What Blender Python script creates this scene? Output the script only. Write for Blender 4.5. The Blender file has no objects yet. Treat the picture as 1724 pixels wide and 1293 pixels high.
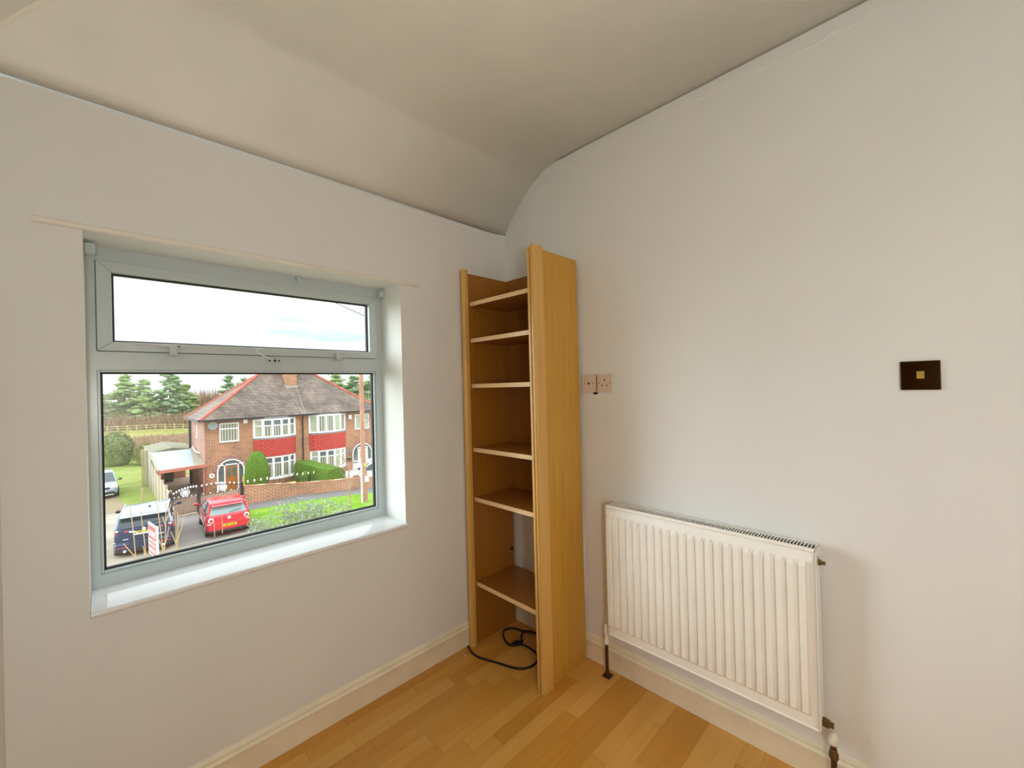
import bpy, math, random
from mathutils import Vector, Matrix
random.seed(7)
R = math.radians
S = bpy.context.scene
COL = S.collection

# ------------------------------------------------------------------ camera
cam_d = bpy.data.cameras.new('camera')
cam = bpy.data.objects.new('camera', cam_d); COL.objects.link(cam)
YAW, PIT, ROL = 0.7818, 0.0045, -0.0257
fw = Vector((math.sin(YAW), math.cos(YAW), 0)); rt = Vector((math.cos(YAW), -math.sin(YAW), 0)); up = Vector((0, 0, 1))
f2 = fw*math.cos(PIT) + up*math.sin(PIT); u2 = up*math.cos(PIT) - fw*math.sin(PIT)
r3 = rt*math.cos(ROL) + u2*math.sin(ROL); u3 = u2*math.cos(ROL) - rt*math.sin(ROL)
M = Matrix((r3, u3, -f2)).transposed().to_4x4(); M.translation = Vector((-1.7376, -1.7787, 1.3754))
cam.matrix_world = M
cam_d.sensor_width = 36; cam_d.lens = 701.13/1724*36; cam_d.clip_start = 0.02; cam_d.clip_end = 3000
S.camera = cam

# ------------------------------------------------------------------ view, world
S.view_settings.view_transform = 'Standard'; S.view_settings.look = 'None'
S.view_settings.gamma = 1; S.view_settings.exposure = 0.30
S.view_settings.use_curve_mapping = False
S.cycles.max_bounces = 14; S.cycles.diffuse_bounces = 10; S.cycles.glossy_bounces = 4
S.cycles.transparent_max_bounces = 12; S.cycles.caustics_reflective = False; S.cycles.caustics_refractive = False
S.cycles.sample_clamp_indirect = 6.0
S.cycles.use_denoising = True

def make_world():
    w = bpy.data.worlds.new('overcast_sky'); S.world = w; w.use_nodes = True
    nt = w.node_tree; N = nt.nodes; L = nt.links; N.clear()
    out = N.new('ShaderNodeOutputWorld'); bg = N.new('ShaderNodeBackground'); L.new(bg.outputs[0], out.inputs[0])
    tc = N.new('ShaderNodeTexCoord')
    def math_(op, a, b=None, c=None, clamp=False):
        n = N.new('ShaderNodeMath'); n.operation = op; n.use_clamp = clamp
        for i, v in enumerate((a, b, c)):
            if v is None: continue
            if isinstance(v, (int, float)): n.inputs[i].default_value = v
            else: L.new(v, n.inputs[i])
        return n.outputs[0]
    nrm = N.new('ShaderNodeVectorMath'); nrm.operation = 'NORMALIZE'; L.new(tc.outputs['Generated'], nrm.inputs[0])
    sep = N.new('ShaderNodeSeparateXYZ'); L.new(nrm.outputs[0], sep.inputs[0])
    # veiled sun: wide bright glow low on the left of the window
    az, el = R(-42), R(15)
    d = N.new('ShaderNodeVectorMath'); d.operation = 'DOT_PRODUCT'; L.new(nrm.outputs[0], d.inputs[0])
    d.inputs[1].default_value = (math.sin(az)*math.cos(el), math.cos(az)*math.cos(el), math.sin(el))
    glow = math_('POWER', math_('MAXIMUM', d.outputs['Value'], 0.0), 20.0)
    zen = math_('POWER', math_('MAXIMUM', sep.outputs['Z'], 0.0), 1.2)
    # clouds near the horizon
    mp = N.new('ShaderNodeMapping'); L.new(nrm.outputs[0], mp.inputs[0]); mp.inputs['Scale'].default_value = (2.2, 2.2, 15)
    no = N.new('ShaderNodeTexNoise'); L.new(mp.outputs[0], no.inputs['Vector']); no.inputs['Scale'].default_value = 2.2; no.inputs['Detail'].default_value = 4
    cr = N.new('ShaderNodeValToRGB'); L.new(no.outputs['Fac'], cr.inputs[0])
    cr.color_ramp.elements[0].position = 0.36; cr.color_ramp.elements[0].color = (0.62, 0.80, 0.93, 1)
    cr.color_ramp.elements[1].position = 0.45; cr.color_ramp.elements[1].color = (0.93, 0.98, 1.0, 1)
    back = math_('MULTIPLY_ADD', math_('MAXIMUM', math_('MULTIPLY', sep.outputs['Y'], -1.0), 0.0), 0.25, SKY_BASE)
    st = math_('ADD', math_('ADD', math_('MULTIPLY', glow, SKY_GLOW), math_('MULTIPLY', zen, SKY_ZEN)), back)
    L.new(cr.outputs[0], bg.inputs['Color']); L.new(st, bg.inputs['Strength'])
SKY_BASE, SKY_ZEN, SKY_GLOW = 1.10, 1.5, 11.5
make_world()

# portals so the daylight through the window is sampled well
def portal(name, loc, rot, sx, sy):
    l = bpy.data.lights.new(name, 'AREA'); l.shape = 'RECTANGLE'; l.size = sx; l.size_y = sy; l.cycles.is_portal = True
    o = bpy.data.objects.new(name, l); COL.objects.link(o); o.location = loc; o.rotation_euler = rot
portal('window_portal', (-1.235, 0.29, 1.31), (R(-90), 0, 0), 1.1, 1.2)

# ------------------------------------------------------------------ materials
def lin(c): return tuple((v/255/12.92 if v/255 <= .04045 else ((v/255+.055)/1.055)**2.4) for v in c)
class NM:
    def __init__(s, name):
        s.m = bpy.data.materials.new(name); s.m.use_nodes = True; s.nt = s.m.node_tree; s.N = s.nt.nodes; s.L = s.nt.links
        s.b = s.N['Principled BSDF']; s.tc = s.N.new('ShaderNodeTexCoord')
    def n(s, t, **k):
        o = s.N.new(t)
        for a, v in k.items(): setattr(o, a, v)
        return o
    def obj(s, scale=(1, 1, 1)):
        mp = s.n('ShaderNodeMapping'); s.L.new(s.tc.outputs['Object'], mp.inputs[0]); mp.inputs['Scale'].default_value = scale
        return mp.outputs[0]
    def noise(s, vec, scale, detail=3, rough=.5):
        o = s.n('ShaderNodeTexNoise'); s.L.new(vec, o.inputs['Vector']); o.inputs['Scale'].default_value = scale
        o.inputs['Detail'].default_value = detail; o.inputs['Roughness'].default_value = rough; return o.outputs['Fac']
    def ramp(s, fac, stops):
        r = s.n('ShaderNodeValToRGB'); s.L.new(fac, r.inputs[0]); e = r.color_ramp.elements
        while len(e) < len(stops): e.new(.5)
        for i, (p, c) in enumerate(stops): e[i].position = p; e[i].color = (*c, 1)
        return r.outputs[0]
    def bump(s, h, strength=.2, dist=.01):
        b = s.n('ShaderNodeBump'); b.inputs['Strength'].default_value = strength; b.inputs['Distance'].default_value = dist
        s.L.new(h, b.inputs['Height']); s.L.new(b.outputs[0], s.b.inputs['Normal'])
    def mix(s, f, a, b, mode='MIX'):
        m = s.n('ShaderNodeMix', data_type='RGBA', blend_type=mode)
        for i, v in ((0, f), (6, a), (7, b)):
            if isinstance(v, (int, float)): m.inputs[i].default_value = v
            elif isinstance(v, tuple): m.inputs[i].default_value = (*v[:3], 1)
            else: s.L.new(v, m.inputs[i])
        return m.outputs[2]
    def math(s, op, a, b=0.0):
        m = s.n('ShaderNodeMath', operation=op)
        for i, v in enumerate((a, b)):
            if isinstance(v, (int, float)): m.inputs[i].default_value = v
            else: s.L.new(v, m.inputs[i])
        return m.outputs[0]
    def col(s, c):
        if isinstance(c, tuple): s.b.inputs['Base Color'].default_value = (*c, 1)
        else: s.L.new(c, s.b.inputs['Base Color'])
    def put(s, **k):
        for a, v in k.items(): s.b.inputs[a.replace('_', ' ')].default_value = v
MAT = {}
def simple(name, rgb, rough=.5, metal=0, var=.06, vscale=8, bump=0, bscale=60, coat=0, spec=.5):
    m = NM(name); c = lin(rgb) if max(rgb) > 1 else rgb
    if var:
        f = m.noise(m.obj(), vscale, 3)
        m.col(m.ramp(f, [(.3, tuple(v*(1-var) for v in c)), (.7, tuple(min(1, v*(1+var)) for v in c))]))
    else: m.col(c)
    m.put(Roughness=rough, Metallic=metal)
    m.b.inputs['Specular IOR Level'].default_value = spec
    if coat: m.b.inputs['Coat Weight'].default_value = coat
    if bump: m.bump(m.noise(m.obj(), bscale, 4), bump, .004)
    MAT[name] = m.m; return m.m

def wallpaper(name, rgb, var=.035):
    m = NM(name); c = lin(rgb)
    big = m.noise(m.obj(), 2.2, 3)
    m.col(m.ramp(big, [(.3, tuple(v*(1-var) for v in c)), (.7, c)]))
    m.put(Roughness=.62); m.b.inputs['Specular IOR Level'].default_value = .25
    fib = m.noise(m.obj((220, 220, 38)), 1.0, 3); lum = m.noise(m.obj((1, 1, .6)), 9, 2)
    m.bump(m.math('ADD', fib, m.math('MULTIPLY', lum, 2.0)), .16, .0015)
    MAT[name] = m.m
wallpaper('wall_paint', (229, 230, 228))
wallpaper('ceiling_paint', (243, 243, 236), .09)
simple('skirting_paint', (236, 229, 208), .32, bump=.05, bscale=25)
simple('trim_paint', (232, 228, 218), .45, bump=.15, bscale=40)
simple('bright_plaster', (253, 252, 246), .6, var=.02)
simple('upvc', (194, 206, 208), .25, var=.01)
simple('sill_board', (232, 234, 236), .12, var=.01, coat=.5)
simple('gasket', (30, 30, 34), .6, var=0)
simple('handle_grey', (196, 202, 202), .35, var=.02)
simple('screw', (70, 72, 74), .4, metal=.7, var=0)
simple('radiator_enamel', (246, 244, 238), .3, var=.015)
simple('radiator_shade', (34, 31, 27), .7, var=.1)
simple('old_brass', (120, 100, 62), .35, metal=.9, var=.25, vscale=60)
simple('pipe_brown', (74, 44, 34), .45, metal=.2, var=.2, vscale=40)
simple('white_tape', (236, 234, 224), .6, var=.03, bump=.3, bscale=120)
simple('socket_plastic', (214, 200, 186), .3, var=.02)
simple('socket_hole', (26, 20, 18), .7, var=0)
simple('dark_debris', (40, 32, 26), .8, var=.2)
simple('plate_brass', (92, 70, 34), .13, metal=1, var=.12, vscale=18)
simple('knob_brass', (142, 112, 50), .4, metal=.8, var=.08, vscale=60)
simple('cable_black', (14, 10, 12), .45, var=0)
simple('crumb_white', (236, 228, 214), .7, var=0)
simple('door_wood', (84, 50, 26), .35, var=.2, vscale=5)
simple('carpet_dark', (70, 62, 54), .9, var=.2, vscale=30)

def glass(name, tint=(.97, .985, .98), refl=.05):
    m = NM(name); m.N.remove(m.b)
    t = m.n('ShaderNodeBsdfTransparent'); t.inputs[0].default_value = (*tint, 1)
    g = m.n('ShaderNodeBsdfGlossy'); g.inputs['Roughness'].default_value = .02
    mx = m.n('ShaderNodeMixShader'); mx.inputs[0].default_value = refl
    m.L.new(t.outputs[0], mx.inputs[1]); m.L.new(g.outputs[0], mx.inputs[2])
    m.L.new(mx.outputs[0], m.N['Material Output'].inputs[0]); MAT[name] = m.m
glass('window_glass')

def wood_veneer(name, rgb, k=.12, axis=2):
    m = NM(name); c = lin(rgb); sc = [34, 34, 34]; sc[axis] = 1.6
    f = m.noise(m.obj(tuple(sc)), 2.2, 5, .6)
    m.col(m.ramp(f, [(.25, tuple(v*(1-k) for v in c)), (.5, c), (.8, tuple(min(1, v*(1+k*.8)) for v in c))]))
    m.put(Roughness=.36); m.bump(f, .05, .001); MAT[name] = m.m
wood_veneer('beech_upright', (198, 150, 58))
wood_veneer('beech_shaded', (158, 104, 34))  # same beech as the uprights, darkened for the shade inside the bookcase
wood_veneer('beech_shelf', (150, 96, 34), axis=1)  # shelves and back also darkened for that inside shade
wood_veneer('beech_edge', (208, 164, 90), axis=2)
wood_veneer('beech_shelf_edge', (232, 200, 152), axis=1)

def laminate():
    m = NM('laminate_floor')
    sep = m.n('ShaderNodeSeparateXYZ'); m.L.new(m.tc.outputs['Object'], sep.inputs[0])
    w, l = .066, .47
    row = m.math('FLOOR', m.math('DIVIDE', sep.outputs['Y'], w))
    wn = m.n('ShaderNodeTexWhiteNoise', noise_dimensions='1D'); m.L.new(row, wn.inputs['W'])
    xs = m.math('ADD', m.math('DIVIDE', sep.outputs['X'], l), m.math('MULTIPLY', wn.outputs['Value'], 7.3))
    cell = m.math('FLOOR', xs)
    cb = m.n('ShaderNodeCombineXYZ'); m.L.new(row, cb.inputs[0]); m.L.new(cell, cb.inputs[1])
    w2 = m.n('ShaderNodeTexWhiteNoise', noise_dimensions='3D'); m.L.new(cb.outputs[0], w2.inputs['Vector'])
    # grain: offset per strip
    off = m.n('ShaderNodeVectorMath', operation='MULTIPLY_ADD'); m.L.new(w2.outputs['Color'], off.inputs[0]); off.inputs[1].default_value = (9, 9, 9)
    m.L.new(m.obj((2.2, 30, 1)), off.inputs[2])
    g = m.noise(off.outputs[0], 1.4, 4, .55)
    tone = m.math('ADD', m.math('MULTIPLY', w2.outputs['Value'], .62), m.math('MULTIPLY', g, .5))
    colr = m.ramp(tone, [(.15, lin((190, 132, 50))), (.5, lin((203, 147, 64))), (.85, lin((216, 166, 88)))])
    fy = m.math('ABSOLUTE', m.math('SUBTRACT', m.math('FRACT', m.math('DIVIDE', sep.outputs['Y'], w)), .5))
    seam = m.math('GREATER_THAN', fy, .488)
    fx = m.math('ABSOLUTE', m.math('SUBTRACT', m.math('FRACT', xs), .5)); sx = m.math('GREATER_THAN', fx, .497)
    sm = m.math('MULTIPLY', m.math('MAXIMUM', seam, sx), .32)
    m.col(m.mix(sm, colr, lin((132, 82, 34))))
    m.put(Roughness=.3); m.bump(g, .04, .001); MAT['laminate_floor'] = m.m
laminate()

# outdoor materials
def brick(name, c1, c2, mortar, bw=.225, bh=.075, rough=.85, use_xy=True, ms=.012, var=.25):
    m = NM(name)
    sep = m.n('ShaderNodeSeparateXYZ'); m.L.new(m.tc.outputs['Object'], sep.inputs[0])
    cb = m.n('ShaderNodeCombineXYZ'); m.L.new(m.math('ADD', sep.outputs['X'], sep.outputs['Y']), cb.inputs[0]); m.L.new(sep.outputs['Z'], cb.inputs[1])
    b = m.n('ShaderNodeTexBrick'); m.L.new(cb.outputs[0], b.inputs['Vector']); b.inputs['Scale'].default_value = 1
    b.inputs['Brick Width'].default_value = bw; b.inputs['Row Height'].default_value = bh; b.inputs['Mortar Size'].default_value = ms
    b.inputs['Color1'].default_value = (*c1, 1); b.inputs['Color2'].default_value = (*c2, 1); b.inputs['Mortar'].default_value = (*mortar, 1)
    big = m.noise(m.obj(), .8, 4)
    m.col(m.mix(1.0, b.outputs['Color'], m.ramp(big, [(.3, (1-var,)*3), (.7, (1+var*.4,)*3)]), 'MULTIPLY'))
    m.put(Roughness=rough); MAT[name] = m.m
X = .86   # outdoor colours darkened so the bright sky does not wash them out
def xl(r, g, b, k=1.0): return tuple(min(1, v*X*k) for v in lin((r, g, b)))
brick('house_brick', xl(208, 124, 84), xl(158, 84, 58), xl(226, 196, 162), bw=.30, bh=.10, ms=.018)
brick('side_brick', xl(184, 118, 100), xl(158, 98, 84), xl(214, 180, 162), bw=.30, bh=.10, ms=.016)
brick('garden_brick', xl(220, 136, 92), xl(176, 100, 70), xl(232, 204, 172), bw=.30, bh=.10, ms=.018)
brick('roof_tiles', xl(164, 146, 132), xl(136, 118, 108), xl(110, 96, 90), bw=.27, bh=.2, ms=.014, var=.5)
brick('red_tile_hanging', xl(236, 92, 80), xl(224, 80, 70), xl(176, 50, 48), bw=.22, bh=.16, ms=.014, var=.1)
simple('hip_tile', xl(222, 110, 90), .7, var=.15, vscale=3)
simple('white_frame', xl(246, 246, 242, 1.5), .4, var=0)
simple('dark_pipe', xl(60, 56, 58), .5, var=.1)
simple('lead_grey', xl(150, 150, 150), .6, var=.1)
simple('cement', xl(200, 196, 184), .8, var=.1)
simple('orange_door', xl(196, 124, 56), .4, var=.15, vscale=4)
simple('asphalt', xl(148, 142, 138), .9, var=.12, vscale=1.2, bump=.2)
simple('concrete_road', xl(182, 170, 154), .9, var=.2, vscale=.7, bump=.2)
simple('tarmac_path', xl(134, 130, 130), .9, var=.08, vscale=1.5)
simple('brick_drive', xl(200, 172, 150), .9, var=.1, vscale=3)
def grassy(name, a, b, c, s=.7):
    m = NM(name); f = m.noise(m.obj(), s, 6, .65); m.col(m.ramp(f, [(.3, a), (.5, b), (.72, c)])); m.put(Roughness=.95); m.b.inputs['Specular IOR Level'].default_value = .1
    m.bump(m.noise(m.obj(), 14, 3), .6, .05); MAT[name] = m.m
grassy('grass', xl(112, 160, 36), xl(134, 178, 52), xl(166, 188, 84), 1.6)
grassy('rough_grass', xl(120, 150, 56), xl(152, 166, 84), xl(178, 160, 116), .55)
grassy('field_grass', xl(186, 178, 100), xl(164, 164, 88), xl(160, 142, 104), .16)
grassy('bare_earth', xl(160, 142, 118), xl(172, 154, 128), xl(140, 124, 98), 1)
grassy('hedge_green', xl(72, 108, 34), xl(98, 134, 46), xl(130, 158, 74), 7)
grassy('pine_green', xl(138, 164, 106), xl(164, 186, 124), xl(190, 204, 146), 1.2)  # both pine colours washed out in place of distance haze
grassy('pine_blue', xl(130, 160, 126), xl(156, 180, 140), xl(182, 200, 160), 1.2)
grassy('scrub_brown', xl(180, 146, 120), xl(196, 164, 136), xl(206, 182, 150), 1.5)
grassy('olive_scrub', xl(160, 160, 104), xl(176, 172, 118), xl(190, 180, 134), 1.5)
grassy('bush_green', xl(130, 150, 90), xl(150, 164, 104), xl(170, 176, 124), 2)
grassy('silver_leaf', xl(150, 172, 140), xl(180, 196, 170), xl(214, 222, 204), 9)
simple('bark', xl(150, 130, 110), .9, var=.2, vscale=6)
simple('dry_stem', xl(214, 184, 138), .8, var=.1, vscale=10)
simple('pole_wood', xl(206, 148, 120), .85, var=.15, vscale=3)
simple('sapling_bark', xl(198, 162, 138), .85, var=.15, vscale=6)
simple('fence_wood', xl(200, 186, 158), .85, var=.15, vscale=4)
simple('rail_wood', xl(206, 196, 146), .85, var=.08)
simple('salmon_paint', xl(214, 128, 106), .6, var=.08)
simple('sheet_roof', xl(196, 212, 220), .4, var=.05, vscale=2)
simple('felt_roof', xl(182, 176, 158), .85, var=.12, vscale=2)
simple('mossy_roof', xl(146, 142, 116), .9, var=.2, vscale=1.5)
simple('blue_bin', xl(50, 70, 170), .5, var=.05)
simple('dark_bin', xl(60, 68, 66), .6, var=.1)
simple('dish_grey', xl(150, 164, 164), .5, var=.05)
simple('black_iron', xl(66, 58, 60), .5, var=.1)
simple('white_tip', xl(250, 244, 226, 1.5), .5, var=0)
simple('gate_panel', xl(240, 206, 182), .8, var=.08, vscale=6)
simple('yellow_paint', xl(240, 214, 90), .6, var=0)
simple('wire_grey', xl(130, 136, 146), .6, var=0)
simple('pylon_grey', xl(222, 230, 236), .6, var=0)
simple('red_car_paint', xl(226, 22, 48, 1.1), .25, var=0, coat=1)
simple('blue_car_paint', xl(36, 58, 100), .2, metal=.35, var=0, coat=1)
simple('silver_car_paint', xl(168, 182, 210), .25, var=0, coat=1)
simple('white_car_paint', xl(236, 240, 242, 1.3), .3, var=0, coat=1)
simple('car_glass', xl(60, 74, 84), .08, var=0, coat=.5)
simple('clear_car_glass', xl(150, 176, 176), .1, var=0, coat=.5)
simple('tyre', xl(54, 52, 54), .8, var=.1)
simple('alloy', xl(214, 212, 206), .35, metal=.3, var=0)
simple('tail_red', xl(206, 70, 80), .25, var=0, coat=.6)
simple('lamp_clear', xl(236, 236, 230, 1.3), .2, var=0, coat=.6)
simple('chrome_trim', xl(226, 230, 236, 1.4), .25, var=0)
simple('plate_yellow', xl(250, 206, 40, 1.3), .5, var=0)
simple('plate_white', xl(248, 248, 240, 1.4), .5, var=0)
simple('plate_ink', xl(60, 54, 40), .6, var=0)
simple('black_plastic', xl(58, 58, 62), .6, var=.05)
simple('sign_red', xl(216, 84, 84), .5, var=0)
simple('sign_white', xl(250, 244, 240, 1.5), .5, var=0)
def blinds(name, a, b, period=.17):
    m = NM(name); sep = m.n('ShaderNodeSeparateXYZ'); m.L.new(m.tc.outputs['Object'], sep.inputs[0])
    f = m.math('FRACT', m.math('DIVIDE', sep.outputs['X'], period)); g = m.math('GREATER_THAN', f, .5)
    m.col(m.mix(g, a, b)); m.put(Roughness=.15); MAT[name] = m.m
blinds('pane_blinds', xl(120, 122, 112), xl(216, 214, 188))
simple('pane_pale', xl(200, 206, 180), .15, var=.12, vscale=1.5)
simple('pane_dark', xl(110, 120, 120), .1, var=.2, vscale=3)

# ------------------------------------------------------------------ mesh helpers
def tag(o, label=None, cat=None, group=None, kind=None):
    if label: o['label'] = label
    if cat: o['category'] = cat
    if group: o['group'] = group
    if kind: o['kind'] = kind
    return o
def thing(name, loc, label=None, cat=None, group=None, kind=None):
    o = bpy.data.objects.new(name, None); COL.objects.link(o); o.location = loc; o.empty_display_size = .1
    return tag(o, label, cat, group, kind)
def org(o):
    v = Vector((0, 0, 0))
    while o is not None: v += Vector(o.location); o = o.parent
    return v
class MB:
    def __init__(s): s.v = []; s.f = []; s.mi = []; s.cur = 0
    def add(s, vs, fs):
        b = len(s.v); s.v += [tuple(v) for v in vs]
        for f in fs: s.f.append(tuple(b+i for i in f)); s.mi.append(s.cur)
        return s
    def box(s, x0, x1, y0, y1, z0, z1):
        x0, x1 = sorted((x0, x1)); y0, y1 = sorted((y0, y1)); z0, z1 = sorted((z0, z1))
        return s.add([(x0,y0,z0),(x1,y0,z0),(x1,y1,z0),(x0,y1,z0),(x0,y0,z1),(x1,y0,z1),(x1,y1,z1),(x0,y1,z1)],
              [(0,3,2,1),(4,5,6,7),(0,1,5,4),(1,2,6,5),(2,3,7,6),(3,0,4,7)])
    def obox(s, c, ax, ay, az, hx, hy, hz):
        c = Vector(c); ax, ay, az = Vector(ax).normalized(), Vector(ay).normalized(), Vector(az).normalized()
        vs = [c+ax*hx*i+ay*hy*j+az*hz*k for k in (-1, 1) for i, j in ((-1,-1),(1,-1),(1,1),(-1,1))]
        return s.add(vs, [(0,3,2,1),(4,5,6,7),(0,1,5,4),(1,2,6,5),(2,3,7,6),(3,0,4,7)])
    def tube(s, pts, r, n=8, closed=False, r2=None):
        pts = [Vector(p) for p in pts]; m = len(pts); rings = []
        prev = None
        for i, p in enumerate(pts):
            if closed: t = pts[(i+1) % m]-pts[i-1]
            else: t = pts[min(i+1, m-1)]-pts[max(i-1, 0)]
            t.normalize()
            if prev is None:
                a = Vector((0, 0, 1)) if abs(t.z) < .9 else Vector((1, 0, 0))
                u = t.cross(a).normalized()
            else: u = (prev - t*prev.dot(t)).normalized()
            prev = u; w = t.cross(u)
            rr = r if r2 is None else r+(r2-r)*i/(m-1)
            if isinstance(rr, (list, tuple)): rr = rr[i]
            rings.append([p+(u*math.cos(2*math.pi*k/n)+w*math.sin(2*math.pi*k/n))*rr for k in range(n)])
        vs = [v for g in rings for v in g]; fs = []
        for i in range(m if closed else m-1):
            j = (i+1) % m
            for k in range(n): fs.append((i*n+k, i*n+(k+1) % n, j*n+(k+1) % n, j*n+k))
        if not closed: fs += [tuple(range(n))[::-1], tuple((m-1)*n+k for k in range(n))]
        return s.add(vs, fs)
    def cyl(s, a, b, r, n=16, r2=None): return s.tube([a, b], r, n, r2=r2)
    def prism(s, poly, axis, a, b):
        """poly: 2D outline in the two axes other than axis, extruded a..b"""
        n = len(poly)
        def P(u, v, w): return {0: (w, u, v), 1: (u, w, v), 2: (u, v, w)}[axis]
        vs = [P(u, v, a) for u, v in poly]+[P(u, v, b) for u, v in poly]
        fs = [tuple(range(n)), tuple(range(2*n-1, n-1, -1))]+[(i, n+i, n+(i+1) % n, (i+1) % n) for i in range(n)]
        return s.add(vs, fs)
    def loft(s, rings, caps=True, close=True):
        n = len(rings[0]); vs = [v for g in rings for v in g]; fs = []
        for i in range(len(rings)-1):
            for k in range(n if close else n-1): fs.append((i*n+k, i*n+(k+1) % n, (i+1)*n+(k+1) % n, (i+1)*n+k))
        if caps: fs += [tuple(range(n))[::-1], tuple((len(rings)-1)*n+k for k in range(n))]
        return s.add(vs, fs)
    def lathe(s, c, prof, n=20, axis=2):
        rings = []
        for r, h in prof:
            g = []
            for k in range(n):
                a = 2*math.pi*k/n; u, v = r*math.cos(a), r*math.sin(a)
                d = {2: (u, v, h), 1: (u, h, v), 0: (h, u, v)}[axis]
                g.append((c[0]+d[0], c[1]+d[1], c[2]+d[2]))
            rings.append(g)
        return s.loft(rings)
    def ball(s, c, rx, ry, rz, n=10, m=6, jit=0, rnd=None):
        vs = []; fs = []
        for i in range(m+1):
            t = math.pi*i/m
            for k in range(n):
                a = 2*math.pi*k/n; j = 1+(rnd.uniform(-jit, jit) if rnd else 0)
                vs.append((c[0]+rx*math.sin(t)*math.cos(a)*j, c[1]+ry*math.sin(t)*math.sin(a)*j, c[2]+rz*math.cos(t)*j))
        for i in range(m):
            for k in range(n): fs.append((i*n+k, (i+1)*n+k, (i+1)*n+(k+1) % n, i*n+(k+1) % n))
        return s.add(vs, fs)
    def build(s, name, mat, parent=None, bevel=0, smooth=None, seg=2):
        o0 = org(parent) if parent else Vector((0, 0, 0))
        me = bpy.data.meshes.new(name)
        me.from_pydata([(v[0]-o0.x, v[1]-o0.y, v[2]-o0.z) for v in s.v], [], s.f)
        for m in (mat if isinstance(mat, (list, tuple)) else [mat]): me.materials.append(MAT[m])
        me.polygons.foreach_set('material_index', s.mi)
        import bmesh
        bm = bmesh.new(); bm.from_mesh(me); bmesh.ops.recalc_face_normals(bm, faces=bm.faces); bm.to_mesh(me); bm.free()
        if smooth:
            me.polygons.foreach_set('use_smooth', [True]*len(me.polygons)); me.set_sharp_from_angle(angle=R(smooth))
        me.update()
        o = bpy.data.objects.new(name, me); COL.objects.link(o)
        if parent: o.parent = parent
        if bevel:
            b = o.modifiers.new('bevel', 'BEVEL'); b.width = bevel; b.segments = seg; b.limit_method = 'ANGLE'; b.angle_limit = R(40)
        return o
def struct(o): o['kind'] = 'structure'; return o
def copy_tree(o, parent=None):
    c = o.copy(); COL.objects.link(c)
    if parent is not None: c.parent = parent
    for ch in [q for q in bpy.data.objects if q.parent == o]: copy_tree(ch, c)
    return c

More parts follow.
